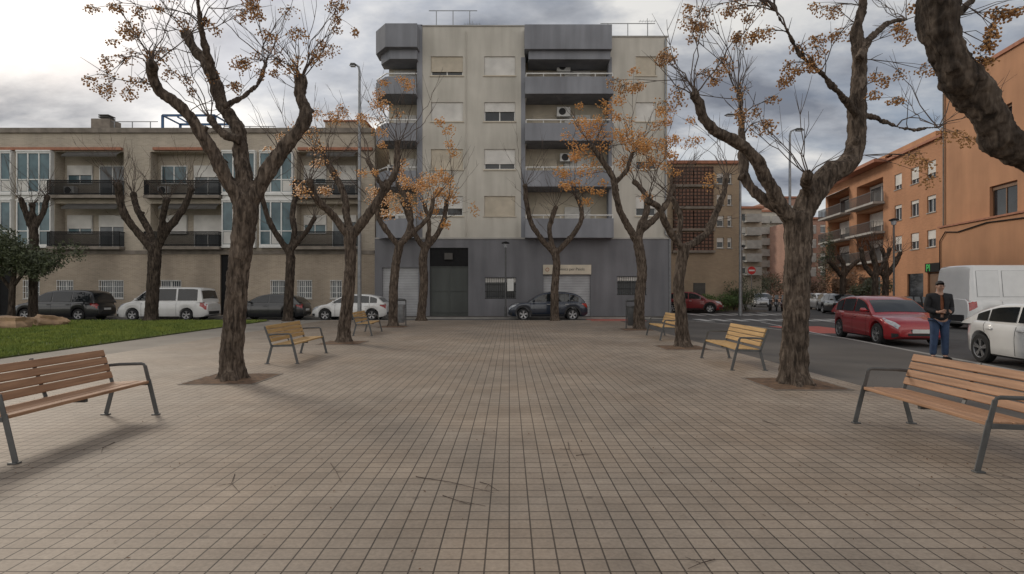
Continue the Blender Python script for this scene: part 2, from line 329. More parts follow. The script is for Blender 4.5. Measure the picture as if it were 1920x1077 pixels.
dt=N.new('ShaderNodeVectorMath'); dt.operation='DOT_PRODUCT'; nv=N.new('ShaderNodeVectorMath'); nv.operation='NORMALIZE'; L.new(tc.outputs['Generated'],nv.inputs[0]); L.new(nv.outputs[0],dt.inputs[0]); dt.inputs[1].default_value=sd
gl=mth('POWER',mth('MAXIMUM',dt.outputs['Value'],0),6)
gl2=mth('MULTIPLY',gl,mth('SUBTRACT',1.9,mth('MULTIPLY',n2.outputs['Fac'],2.4)))
bk_fill=mth('MULTIPLY',mth('MAXIMUM',mth('MULTIPLY',sp.outputs[1],-1),0),.8)  # added fill: sky brightened behind the camera to lift the facades
mul=N.new('ShaderNodeMix'); mul.data_type='RGBA'; mul.blend_type='ADD'; mul.inputs[0].default_value=1
L.new(rp.outputs[0],mul.inputs[6]); gc=N.new('ShaderNodeVectorMath'); gc.operation='SCALE'; gc.inputs[0].default_value=(1.0,.91,.78); L.new(mth('ADD',mth('MULTIPLY',gl2,.55),bk_fill),gc.inputs['Scale']); L.new(gc.outputs[0],mul.inputs[7])
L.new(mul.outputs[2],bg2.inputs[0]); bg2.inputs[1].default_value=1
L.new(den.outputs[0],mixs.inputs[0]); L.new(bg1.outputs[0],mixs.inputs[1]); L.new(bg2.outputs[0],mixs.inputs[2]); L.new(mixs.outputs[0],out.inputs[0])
# ---------------------------------------------------------------- ground
RZ=-.1
mb=MB(); mb.quad((-400,-200,RZ),(400,-200,RZ),(400,700,RZ),(-400,700,RZ)); struct('ground',mb,M['asphalt'])
mb=MB(); mb.prism([(-9.6,-7),(5.6,-7),(5.6,29),(-9.6,29)],-.3,0); struct('plaza_paving',mb,M['tile'])
mb=MB(); mb.prism([(5.6,-7),(6.75,-7),(10.75,18),(10.45,24),(9.35,28),(7.4,29),(5.6,29)],-.3,0); struct('pavement_right',mb,M['pave'])
mb=MB(); mb.prism([(-60,-7),(-9.6,-7),(-9.6,29),(-60,29)],-.3,-.004); struct('path',mb,M['path'])
mb=MB()
for a,b in (((-60,29),(7.4,29)),((7.4,29),(9.35,28)),((9.35,28),(10.45,24)),((10.45,24),(10.75,18)),((10.75,18),(6.75,-7))):
    a=Vector(a); b=Vector(b); d=(b-a).normalized(); n=Vector((-d.y,d.x))*.15
    mb.prism([tuple(a),tuple(b),tuple(b+n),tuple(a+n)],-.3,.003)
struct('kerb',mb,M['kerb'])
lawn=[(-10.9,3),(-12.2,28.2),(-60,28.2),(-60,3)]
mb=MB(); mb.prism(lawn,-.2,.03); struct('lawn_soil',mb,M['turf'])
mb=MB()
for i in range(60000):
    t=rnd.random()**.6; y=6+22.1*t; xe=-10.9-(y-3)/25.2*1.3
    x=xe-.02-rnd.random()*(min(26,y)-9.3 if y>10 else 4)
    if x<-.95*y-1.5 or x>xe: continue
    h=rnd.uniform(.03,.09); a=rnd.random()*6.28; wv=.012+.0006*y; dx=math.cos(a)*wv; dy=math.sin(a)*wv; lx=rnd.uniform(-.03,.03); ly=rnd.uniform(-.03,.03)
    mb.add([(x-dx,y-dy,.02),(x+dx,y+dy,.02),(x+lx,y+ly,.03+h)],[(0,1,2)])
g=mb.build('grass',M['grass']); tag(g,'short green grass of the lawn left of the plaza','grass',kind='stuff')
mb=MB(); mb.prism([(-60,32.4),(9.3,32.4),(10.6,33.4),(11.4,36),(12.2,46),(9.5,46),(9.5,34.5),(-60,35.5)],-.3,0); struct('pavement_far',mb,M['pave'])
mb=MB(); mb.prism([(-60,32.25),(9.3,32.25),(9.3,32.4),(-60,32.4)],-.3,.003); struct('kerb_far',mb,M['kerb'])
mb=MB(); mb.prism([(12.8,44),(20.5,44),(31,90),(29,90),(19.5,48),(12.8,46)],-.3,0); struct('pavement_side_street',mb,M['pave'])
mb=MB(); mb.prism([(22.5,20),(29.2,60),(35,95),(39,95),(40,60),(33,20)],-.3,0); struct('pavement_orange_side',mb,M['pave'])
mb=MB()
for k in range(9): mb.box(10.6+k*.95,11.1+k*.95,29.9,32.2,RZ+.002,RZ+.006)
for k in range(7): mb.box(12.6+k*1.05,13.15+k*1.05,37,40,RZ+.002,RZ+.006)
mb.add([(11.5,20,RZ+.006),(11.6,20,RZ+.006),(13.2,29,RZ+.006),(13.1,29,RZ+.006)],[(0,1,2,3)])
mb.add([(16,24,RZ+.006),(16.15,24,RZ+.006),(19.2,43,RZ+.006),(19.05,43,RZ+.006)],[(0,1,2,3)])
struct('road_markings',mb,M['paint_w'])
mb=MB(); mb.box(4.2,7.0,28.2,28.9,.003,.006); struct('red_kerb_paving',mb,M['paint_r'])
mb=MB(); mb.box(4.4,7.6,29.2,32.2,RZ+.002,RZ+.005); struct('red_crossing_paint',mb,M['paint_r'])
mb=MB(); mb.box(11.9,14.2,21.2,25.5,RZ+.002,RZ+.0045); struct('red_crossing_paint',mb,M['paint_r'])
def pit(x,y,s=1.15):
    mb=MB(); h=s/2
    n=14; vs=[];fs=[]
    for i in range(n+1):
        for j in range(n+1):
            u=-h+s*i/n; v=-h+s*j/n; d=math.hypot(u,v); z=.008+ max(0,.06*(1-d/.6))+ .02*noise.noise(Vector((x+u*6,y+v*6,0)))
            vs.append((x+u,y+v,max(z,.006)))
    for i in range(n):
        for j in range(n):
            a=i*(n+1)+j; fs.append((a,a+n+1,a+n+2,a+1))
    mb.add(vs,fs); struct('soil_bed',mb,M['soil'],smooth=60)
    mb=MB(); t=.03
    mb.box(x-h-t,x+h+t,y-h-t,y-h,0.001,.01); mb.box(x-h-t,x+h+t,y+h,y+h+t,0.001,.01); mb.box(x-h-t,x-h,y-h,y+h,0.001,.01); mb.box(x+h,x+h+t,y-h,y+h,0.001,.01)
    struct('soil_bed_edging',mb,M['dirtyconc'])
# ---------------------------------------------------------------- trees
def catmull(P,step):
    out=[]
    Q=[P[0]]+list(P)+[P[-1]]
    for i in range(1,len(Q)-2):
        p0,p1,p2,p3=Q[i-1:i+3]; n=max(1,int((p2[0]-p1[0]).length/step))
        for k in range(n):
            t=k/n
            pos=.5*((2*p1[0])+(p2[0]-p0[0])*t+(2*p0[0]-5*p1[0]+4*p2[0]-p3[0])*t*t+(3*p1[0]-p0[0]-3*p2[0]+p3[0])*t**3)
            out.append((pos,p1[1]+(p2[1]-p1[1])*t))
    out.append(P[-1]); return out
barktex=bpy.data.textures.new('bark_lumps','CLOUDS'); barktex.noise_scale=.16; barktex.noise_depth=2
barktex2=bpy.data.textures.new('bark_fine','CLOUDS'); barktex2.noise_scale=.045; barktex2.noise_depth=2
def cluster(root,mat,st,c,Rr,n,r,stems=True):
    mb=MB(); sx=rnd.uniform(.8,1.3); sz=rnd.uniform(.6,1)
    for k in range(n):
        d=Vector((rnd.gauss(0,1),rnd.gauss(0,1),rnd.gauss(0,1))); d.normalize(); q=c+Vector((d.x*sx,d.y,d.z*sz))*Rr*rnd.uniform(.15,1)**.7+Vector((0,0,-Rr*.2))
        if r>.017: mb.octa(q,r*rnd.uniform(.75,1.25))
        else: mb.ico(q,r*rnd.uniform(.8,1.15))
        if stems and k%3==0: st.tube([c+Vector((0,0,Rr*.3)),(c+q)/2+Vector((0,0,Rr*.25)),q],[.003,.0022,.0015],3,cap=False)
    mb.build('berry_cluster',mat,root)
def tree(name,label,cat,D,trunk,limbs,targets,group,voxel=.03,bark='bark',nextra=5,elen=(.9,2.0),br=.013,cn=34,cR=.16,seed=1,trad=.014,berry='berry',spread_t=.8,cper=2,sub=4,wig=.03,rs=.82,dens=1.0):
    global rnd
    rnd=random.Random(seed)
    b0=W(trunk[0][0],trunk[0][1],D); base=Vector((b0.x,D,0))
    root=empty(name,base,label,cat,group)
    s=D/F
    def P(p,off=0): return (W(p[0],p[1],D+off)-base, p[2]*s*rs)
    mb=MB()
    tp=[P(p) for p in trunk]; tp[0]=(Vector((tp[0][0].x,0,-.08)),tp[0][1])
    tr=catmull(tp,.12 if voxel<.035 else .3)
    mb.tube([p for p,_ in tr],[r for _,r in tr],14)
    r0=tp[0][1]
    for k in range(6):
        a=k*1.05+rnd.random()*.5; d=Vector((math.cos(a),math.sin(a),0))
        mb.tube([Vector((tp[0][0].x,0,.4))+d*r0*.35,Vector((tp[0][0].x,0,.12))+d*r0*.7,Vector((tp[0][0].x,0,-.05))+d*r0*1.15],[r0*.28,r0*.32,r0*.28],8)
    tips=[]; allp=[]
    for li in limbs:
        sp_=li[0]; pts=li[1:]
        L_=[P(p,sp_*(i/(len(pts)-1))) for i,p in enumerate(pts)]
        cr=catmull(L_,.1 if voxel<.035 else .25)
        ph=rnd.random()*50
        cr=[(p+Vector((noise.noise(p*2.2+Vector((ph,0,0))),noise.noise(p*2.2+Vector((0,ph,0))),noise.noise(p*2.2+Vector((0,0,ph)))))*wig*min(1,i/5),r*(1+.16*noise.noise(p*4+Vector((ph,1,2))))) for i,(p,r) in enumerate(cr)]
        mb.tube([p for p,_ in cr],[r for _,r in cr],12)
        tip=cr[-1]; dr=(cr[-1][0]-cr[max(0,len(cr)-4)][0]).normalized()
        mb.ico(tip[0],tip[1]*1.3)
        for k in range(3):
            q=cr[int(len(cr)*rnd.uniform(.2,.95))]; dd=Vector((rnd.uniform(-1,1),rnd.uniform(-1,1),rnd.uniform(0,1))).normalized()
            mb.tube([q[0],q[0]+dd*q[1]*1.5],[q[1]*.6,q[1]*.4],7)
        tips.append((tip[0],dr,tip[1]))
        for i in range(int(len(cr)*.45),len(cr)): allp.append((cr[i][0],(cr[min(i+1,len(cr)-1)][0]-cr[i-1][0]).normalized()))
    o=mb.build('trunk',M[bark],root)
    rm=o.modifiers.new('remesh','REMESH'); rm.mode='VOXEL'; rm.voxel_size=voxel; rm.use_smooth_shade=True
    sm=o.modifiers.new('smooth','SMOOTH'); sm.iterations=3; sm.factor=.5
    dp=o.modifiers.new('disp','DISPLACE'); dp.texture=barktex; dp.strength=.055 if D>5 else .065; dp.mid_level=.55
    if voxel<.03:
        dp2=o.modifiers.new('disp2','DISPLACE'); dp2.texture=barktex2; dp2.strength=.022 if D>5 else .03; dp2.mid_level=.5
    tw=MB(); nclu=[0]
    def twig(a,b,r,bend,nsub,d0=None):
        L0=(b-a).length; n=max(4,int(L0/.18))
        c=(d0 if d0 is not None else (b-a).normalized())*L0*.45
        c=a+c+Vector((rnd.uniform(-1,1),rnd.uniform(-1,1),rnd.uniform(-.4,.4)))*bend*L0
        pts=[]
        for i in range(n+1):
            t=i/n; p=a*(1-t)**2+c*2*t*(1-t)+b*t*t
            p=p+Vector((noise.noise(p*3),noise.noise(p*3+Vector((9,0,0))),noise.noise(p*3+Vector((0,9,0)))))*.09*min(1,L0)*math.sin(math.pi*t)
            if 0<i<n: p=p+Vector((rnd.uniform(-1,1),rnd.uniform(-1,1),rnd.uniform(-1,1)))*.014
            pts.append(p)
        tw.tube(pts,[r*(1-.72*i/n) for i in range(n+1)],5,cap=False)
        for k in range(nsub):
            i=rnd.randint(max(1,n//3),n-1); q=pts[i]; dd=(pts[i+1]-pts[i-1]).normalized()
            sd_=(dd*1.0+Vector((rnd.uniform(-1,1),rnd.uniform(-1,1),rnd.uniform(-.4,1)))*.8).normalized()
            l=rnd.uniform(.25,.6)*min(1.2,L0*.6+.2)
            m_=q+sd_*l*.5+Vector((0,0,.02)); e_=q+sd_*l+Vector((0,0,l*.12))
            tw.tube([q,m_,e_],[r*.5,r*.35,r*.18],4,cap=False)
        return pts
    for (tx,ty,*rest) in targets:
        nt_=rest[0] if rest else cper; rr=(rest[1] if len(rest)>1 else cR)
        off=rnd.uniform(-spread_t,spread_t); T=W(tx,ty,D+off)-base
        cand=sorted(allp,key=lambda q:(q[0]-T).length+ (0 if T.z>q[0].z-.2 else .8))[:6]
        q=rnd.choice(cand[:4]); pts=twig(q[0],T,trad*1.1,.15,sub,(q[1]*.4+Vector((0,0,.7))).normalized())
        for k in range(nt_):
            c=T+Vector((rnd.gauss(0,1),rnd.gauss(0,1),rnd.gauss(0,.8)))*rr*1.25*(1 if k else .1)
            if k:
                i=rnd.randint(len(pts)//2,len(pts)-1); tw.tube([pts[i],(pts[i]+c)/2+Vector((0,0,.04)),c+Vector((0,0,rr*.3))],[trad*.4,trad*.3,trad*.2],4,cap=False)
            if nclu[0]<100:
                cluster(root,M[berry],tw,c,rr*rnd.uniform(.7,1.2),int(cn*dens*rnd.uniform(.6,1.2)),br,D<17); nclu[0]+=1
    for (p,dr,r) in tips:
        for k in range(nextra):
            d=(dr*.55+Vector((rnd.uniform(-1.3,1.3),rnd.uniform(-1,1),rnd.uniform(0,1.0)))*.75).normalized(); l=rnd.uniform(*elen)
            twig(p,p+d*l+Vector((0,0,l*.12)),trad*rnd.uniform(.7,1),.14,sub,d)
    for k in range(nextra*2):
        p,dr=rnd.choice(allp); d=(Vector((rnd.uniform(-1,1),rnd.uniform(-1,1),rnd.uniform(.1,1.1)))).normalized(); l=rnd.uniform(elen[0]*.5,elen[1]*.7)
        twig(p,p+d*l,trad*.7,.15,max(1,sub-1),d)
    tw.build('twigs',M['twig'],root)
    return root
GP='pollarded chinaberry trees lining the plaza'
tree('chinaberry_tree','large bare gnarled tree with amber berries, nearest on the left beside the front bench','tree',9.4,
 [(437,712,31),(434,690,27),(436,640,25),(441,580,24),(447,510,24),(456,440,26),(461,395,28),(461,365,25)],
 [[-.9,(460,385,19),(430,345,17),(405,300,15),(382,262,13.5),(352,215,12.5),(325,192,12),(298,172,11),(284,145,10),(284,122,11)],
  [.9,(460,375,20),(458,330,19),(450,270,17),(440,232,16.5),(415,195,16),(403,155,16),(385,118,13),(362,90,12),(352,66,12)],
  [-.6,(403,150,12),(392,110,9),(380,60,7),(372,20,5),(368,-30,4)],
  [.4,(462,385,22),(488,345,19),(512,305,18),(535,275,17),(560,245,16),(573,215,16),(564,180,13),(562,150,13)],
  [.3,(449,262,11),(425,255,10),(405,240,9),(395,225,9)],
  [1.4,(420,200,8),(460,180,6),(490,150,5),(500,110,4)]],
 [(200,140,4),(185,165,2),(262,20,3),(175,15,2),(305,98,3),(240,62,3),(268,150,2),(440,160,3),(500,60,3),(520,110,4),(603,85,3),(632,32,4),(640,12,2),(546,130,3),(470,5,3),(350,150,3),(228,110,2),(212,78,2),(455,120,3),(385,40,2),(300,18,3),(590,110,2),(490,30,3),(560,60,2),(540,20,2)],
 GP,voxel=.022,nextra=6,elen=(.8,2.0),br=.014,cn=54,cR=.15,seed=3,trad=.012,sub=4,cper=2)
tree('chinaberry_tree','large bare gnarled tree with amber berries, nearest on the right, forking low over the pavement','tree',8.9,
 [(1490,724,35),(1488,700,31),(1490,650,29),(1492,590,28),(1495,510,29),(1497,450,30),(1496,415,32),(1497,400,28)],
 [[-.7,(1492,415,20),(1465,392,18),(1445,350,16),(1425,310,15),(1400,280,14),(1370,262,13),(1340,246,12),(1320,222,11),(1310,195,10),(1300,180,10)],
  [.8,(1470,398,14),(1430,372,13),(1402,345,12),(1393,300,11),(1392,250,9),(1388,205,7),(1386,180,8)],
  [.3,(1498,415,27),(1520,370,26),(1548,335,25),(1585,310,24),(1602,280,22),(1606,235,20),(1606,205,21),(1610,150,17),(1612,110,16),(1606,70,15),(1612,35,11),(1618,0,9),(1622,-40,8)],
  [-.5,(1520,370,15),(1512,345,13),(1514,330,11)],
  [.9,(1611,110,10),(1635,70,8),(1665,45,7),(1700,35,4)],
  [-.9,(1606,215,10),(1585,190,8),(1560,160,6),(1520,120,5),(1480,70,4),(1455,20,3)],
  [1.2,(1607,215,8),(1650,225,6),(1700,243,4),(1760,240,3)]],
 [(1240,112,4),(1300,72,3),(1320,22,4),(1345,152,3),(1352,112,3),(1402,30,4),(1390,212,3),(1432,230,3),(1480,150,3),(1530,122,4),(1580,62,3),(1540,20,4),(1192,158,3),(1270,170,3),(1730,130,3),(1720,292,4),(1440,60,3),(1380,70,3),(1500,85,3),(1690,60,3),(1655,150,2),(1290,35,2),(1455,185,2),(1795,250,3),(1640,175,2),(1370,20,3)],
 GP,voxel=.022,nextra=5,elen=(.8,2.0),br=.014,cn=54,cR=.15,seed=11,trad=.012,sub=4,cper=2)
tree('chinaberry_tree','thick dark twisted tree limb hanging into the top right corner','tree',3.9,
 [(2150,950,55),(2152,900,48),(2150,750,46),(2148,600,46),(2150,480,50),(2150,420,46)],
 [[-.1,(2148,450,42),(2080,370,40),(2010,318,40),(1950,292,38),(1905,282,37),(1873,262,36),(1856,226,33),(1838,183,40),(1806,150,43),(1778,108,36),(1764,60,36),(1762,10,44),(1740,-50,34),(1700,-120,28)],
  [.8,(2152,440,38),(2230,330,34),(2290,220,28)],[.5,(1765,75,12),(1795,40,8),(1850,-30,5)]],
 [(1845,80,5,.08),(1720,10,2,.07),(1905,20,2,.06),(1862,48,4,.08)],
 GP,voxel=.012,bark='barkd',nextra=3,elen=(.4,.9),br=.0085,cn=45,seed=5,trad=.007,sub=3,wig=.04,spread_t=.2,rs=.84)
tree('chinaberry_tree','second tree from the front on the left, behind the yellow bench','tree',16.2,
 [(645,645,18),(645,620,15),(652,560,14),(657,500,13),(656,450,14),(655,435,14)],
 [[-.8,(655,445,10),(630,412,9),(605,385,8.5),(588,365,8),(580,342,8)],[.8,(655,440,10),(650,400,9),(643,360,8.5),(628,330,8),(615,305,8)],
  [.2,(657,445,12),(685,410,11),(702,385,10),(722,355,9),(740,325,8),(745,290,7),(745,268,7)],[.6,(722,355,7),(705,330,6),(690,300,6)]],
 [(612,355,3,.24),(565,352,3,.24),(707,362,2,.24),(765,158,2,.25),(680,322,2,.24),(582,245,3,.25),(640,205,3,.24),(560,240,2,.24),(710,195,3,.24),(620,215,4,.25),(525,255,2,.24),(745,215,3,.24),(600,300,2,.22),(720,270,2,.22)],
 GP,voxel=.033,nextra=6,elen=(1.2,3.0),br=.022,cn=54,seed=21,trad=.014,berry='berry2',cper=1)
tree('chinaberry_tree','second tree from the front on the right, leaning trunk beside a bench','tree',14.8,
 [(1280,655,20),(1279,635,16),(1277,590,14),(1272,540,13),(1276,500,13),(1282,470,14),(1284,458,13)],
 [[-.7,(1282,468,9),(1262,445,8),(1246,415,8),(1238,392,8),(1215,378,7.5)],[.7,(1284,465,10),(1312,448,9),(1332,428,9),(1345,395,8),(1357,360,7),(1362,330,7)],[.1,(1270,452,8),(1275,410,7),(1262,375,6.5)]],
 [(1250,275,3,.24),(1330,345,2,.22),(1212,372,2,.22),(1295,225,3,.22)],
 GP,voxel=.033,nextra=7,elen=(1.0,2.5),br=.02,cn=52,seed=31,trad=.013,berry='berry2',cper=1)
tree('chinaberry_tree','third tree on the left, slim trunk beside the litter bin, a few orange berries','tree',23.5,
 [(737,615,13),(737,600,11),(738,540,10.5),(743,490,10),(750,455,10)],
 [[-.6,(748,462,7),(730,440,6.5),(712,415,6),(702,385,5.5)],[.8,(750,460,8),(768,430,7),(770,400,6.5),(760,370,6),(745,345,5.5)],[.1,(751,458,7),(780,432,6),(805,405,5.5),(812,375,5)]],
 [(770,375,4,.36),(745,390,3,.36),(765,155,2,.32),(712,175,2,.32),(790,350,4,.36),(730,365,3,.36),(700,355,2,.3),(815,335,3,.34),(758,335,3,.34)],
 GP,voxel=.05,nextra=6,elen=(1.5,3.4),br=.031,cn=58,seed=41,trad=.015,berry='berry2',cper=1)
tree('chinaberry_tree','third tree on the right, beside the dark litter bin, full of orange berries','tree',21.8,
 [(1198,620,15),(1198,602,13),(1199,560,12),(1204,505,11.5),(1197,460,12),(1195,445,11)],
 [[-.8,(1195,455,9),(1178,425,8.5),(1162,395,8),(1153,360,8),(1150,335,7.5),(1128,300,7),(1112,278,6)],[.7,(1198,455,9),(1202,420,8.5),(1214,395,8),(1208,362,7),(1190,342,6.5)],[.2,(1205,430,8),(1228,410,7.5),(1248,385,7),(1262,350,6)],[.1,(1152,345,6),(1175,320,5.5),(1185,290,5)]],
 [(1070,265,4,.36),(1100,248,4,.36),(1150,250,4,.36),(1175,270,4,.36),(1200,250,4,.36),(1240,270,4,.36),(1120,225,3,.32),(1185,160,3,.32),(1225,300,4,.34),(1090,290,4,.36),(1250,225,3,.34),(1140,205,2,.32),(1310,260,1,.3),(1165,300,4,.34),(1215,275,4,.36),(1060,345,2,.3),(1130,275,4,.36),(1260,325,2,.3)],
 GP,voxel=.05,nextra=5,elen=(1.2,2.6),br=.031,cn=58,seed=51,trad=.015,berry='berry2',cper=1)
tree('chinaberry_tree','tree ending the left row in front of the dark garage gate','tree',28.6,
 [(790,601,12),(790,590,10.5),(795,530,10),(793,485,10),(800,458,9)],
 [[-.6,(797,468,7),(778,440,6.5),(765,405,6),(755,378,5.5)],[.7,(800,465,7),(820,440,6.5),(832,412,6),(838,380,5.5)],[.2,(800,460,6),(805,420,5.5),(795,385,5)]],
 [(822,358,4,.42),(845,362,3,.4),(800,345,4,.42),(852,285,2,.4),(825,225,2,.4),(760,365,3,.4),(815,390,3,.4),(785,400,3,.4),(835,335,2,.4)],
 GP,voxel=.06,nextra=7,elen=(1.5,3.6),br=.04,cn=54,seed=61,trad=.016,berry='berry2',cper=1,sub=3)
tree('chinaberry_tree','small tree in front of the shop and the dark blue parked car','tree',28.6,
 [(1040,601,11),(1040,590,10),(1040,540,9.5),(1044,495,9),(1040,470,9)],
 [[-.7,(1040,478,7),(1015,448,6.5),(997,420,6),(988,385,6),(984,350,5.5)],[.7,(1042,476,7),(1068,448,6.5),(1088,418,6),(1090,390,6),(1082,370,5.5)],[.1,(1040,475,6.5),(1030,430,6),(1042,390,5.5)]],
 [(1065,345,3,.4),(1085,228,2,.4),(1095,350,3,.4),(1140,208,2,.4),(1058,322,2,.4),(1098,375,2,.38)],
 GP,voxel=.06,nextra=8,elen=(1.3,3.0),br=.04,cn=50,seed=71,trad=.015,berry='berry2',cper=1,sub=3)
tree('bare_tree','bare dark tree on the lawn in front of the white van','tree',27.8,
 [(283,603,17),(284,585,14),(288,520,13.5),(290,480,14),(290,460,13)],
 [[-.7,(288,470,10),(262,440,9),(238,410,8.5),(226,380,8),(222,348,8)],[.7,(290,465,9),(278,430,8),(258,395,7.5),(250,365,7)],[.3,(292,468,10),(310,435,9),(335,405,8),(350,380,7.5),(358,355,7)],[-.4,(300,452,8),(305,410,7),(312,375,7)]],
 [],'bare trees on the lawn',voxel=.06,bark='barkd',nextra=10,elen=(1.2,3.0),seed=81,trad=.017,sub=4)
tree('bare_tree','bare dark tree between the black hatchback and the white van','tree',28.2,
 [(540,601,12),(540,588,11),(543,530,10.5),(545,485,10.5),(543,465,9)],
 [[-.7,(543,475,7.5),(522,445,7),(505,415,6.5),(495,385,6),(488,358,6)],[.6,(545,472,7.5),(552,435,7),(548,400,6.5),(556,365,6)],[.1,(545,470,7),(570,440,6),(590,410,5.5)]],
 [],'bare trees on the lawn',voxel=.06,bark='barkd',nextra=8,elen=(1.2,2.8),seed=91,trad=.016,sub=3)
tree('bare_tree','bare dark tree behind the olive bush at the left edge','tree',28.4,
 [(62,600,11),(62,560,9),(63,500,9),(64,450,9),(62,425,9)],
 [[-.5,(62,432,7),(48,400,6),(40,375,6)],[.5,(63,430,7),(80,400,6),(88,370,6)],[.1,(62,428,6),(60,385,6)]],
 [],'bare trees on the lawn',voxel=.06,bark='barkd',nextra=8,elen=(1.0,2.2),seed=95,trad=.016,sub=3)
for px,D_,h0,lb,sd_ in ((1640,33,468,'pollarded dark tree in front of the orange building, beside the post lamp',101),(1580,40,490,'pollarded dark tree by the far balconies of the orange building',103),(1660,36,475,'pollarded dark tree close to the shop with the green letters',105)):
    tree('bare_tree',lb,'tree',D_,[(px,547+1.5*F/D_,9),(px,560,7),(px+1,530,7),(px,515,7)],
     [[-.5,(px,520,6),(px-18,498,5.5),(px-26,h0,5)],[.6,(px,520,6),(px+15,500,5.5),(px+28,h0,5)],[.2,(px,520,5.5),(px+2,495,5),(px-6,h0-6,5)]],
     [],'pollarded trees in front of the orange building',voxel=.07,bark='barkd',nextra=8,elen=(.5,1.3),seed=sd_,trad=.02,sub=2)
for x,y in ((-4.72,9.5),(4.62,9.0),(-4.85,16.2),(4.6,14.8),(-4.92,23.5),(5.0,21.8)): pit(x,y)
def leaves(mb,c,rad,n,size,flat=.6):
    c=Vector(c)
    lobes=[(c+Vector((rnd.gauss(0,.4)*rad[0],rnd.gauss(0,.4)*rad[1],rnd.gauss(0,.4)*rad[2])),rnd.uniform(.35,.6)) for _ in range(9)]
    for k in range(n):
        q,s=rnd.choice(lobes); d=Vector((rnd.gauss(0,1),rnd.gauss(0,1),rnd.gauss(0,1))).normalized()*rnd.uniform(.5,1.15)
        p=q+Vector((d.x*rad[0],d.y*rad[1],d.z*rad[2]))*s
        if p.z<.02: p.z=.02+rnd.random()*.1
        a=Vector((rnd.gauss(0,1),rnd.gauss(0,1),rnd.gauss(0,1))).normalized(); b=a.orthogonal().normalized(); l=size*rnd.uniform(.6,1.3)
        mb.add([p-a*l,p+b*l*.35,p+a*l,p-b*l*.35],[(0,1,2,3)])
rnd=random.Random(4)
root=empty('olive_tree',(W(20,604,27)).xy.to_3d(),'small dark leafy evergreen tree at the left edge of the lawn','tree')
mb=MB(); mb.tube([(0,0,-.05),(.05,0,.8),(.0,.1,1.8),(.2,0,2.6)],[.2,.14,.13,.09],9); mb.tube([(0,.1,1.7),(.7,0,2.5),(1.2,0,3)],[.09,.07,.04],7); mb.tube([(0,.1,1.5),(-.6,0,2.4),(-1,0,3)],[.09,.07,.04],7); mb.build('trunk',M['barkd'],root,smooth=60)
mb=MB(); leaves(mb,(-.2,0,3.4),(1.9,1.3,1.15),6000,.085); leaves(mb,(1.0,0,2.9),(1.4,1,.9),3000,.085); leaves(mb,(-1.4,0,2.5),(1,1,.9),2200,.085); mb.build('crown',M['leafd'],root)
def shrub(x,y,r,h,lb,m,n=900,size=.07,grp=None,nm='shrub'):
    root=empty(nm,(x,y,RZ if abs(x)>9.5 and y<40 and x<20 else 0),lb,'shrub',grp)
    mb=MB()
    for k in range(5):
        a=k*1.3; mb.tube([(0,0,0),(math.cos(a)*r*.3,math.sin(a)*r*.3,h*.6)],[.03,.012],5)
    mb.build('stem',M['twig'],root); mb=MB(); leaves(mb,(0,0,h*.55),(r,r,h*.5),n,size); mb.build('foliage',m,root)
for i,(px,D_,r,h) in enumerate(((1300,43.5,1,1.2),(1328,43.6,1.2,1.4),(1352,43.8,1.2,1.5),(1376,44,1.1,1.6),(1398,44,1.2,2.2),(1382,47,1.2,3.6))):
    p=W(px,547,D_); shrub(p.x,p.y,r,h,['lowest round green shrub left in front of the brown building','round green shrub under the brown building lattice','green shrub mid row in front of the brown building','green shrub near the corner of the brown building','taller dark bush at the corner of the brown building','tall narrow bush behind the no entry sign'][i],M['leafg'] if i<4 else M['leafd'],1500,.09,'shrubs in front of the brown building')
for i,(px,D_,r,h,m) in enumerate(((1549,60,1.0,9.5,'leafd'),(1568,55,1.6,3.8,'leafb'),(1600,50,1.5,3.4,'leafb'),(1622,46,1.2,3,'leafd'),(1420,75,3.5,4.5,'leafd'),(1452,80,3,4.2,'leafb'),(1500,85,3,4.5,'leafd'),(1525,70,2.2,3.2,'leafb'))):
    p=W(px,547,D_); shrub(p.x,p.y,r,h,['tall narrow dark cypress beside the orange building','brown leaved shrub at the foot of the cypress','brown leaved shrub under the orange building balconies','dark shrub beside the brown leaved shrubs','dark tree crown at the left of the far street','brownish tree crown in the middle of the far street','dark tree crown at the right of the far street','brown tree beyond the parked cars in the far street'][i],M[m],2200,.16 if D_>65 else .12,None,'cypress' if i==0 else 'shrub')
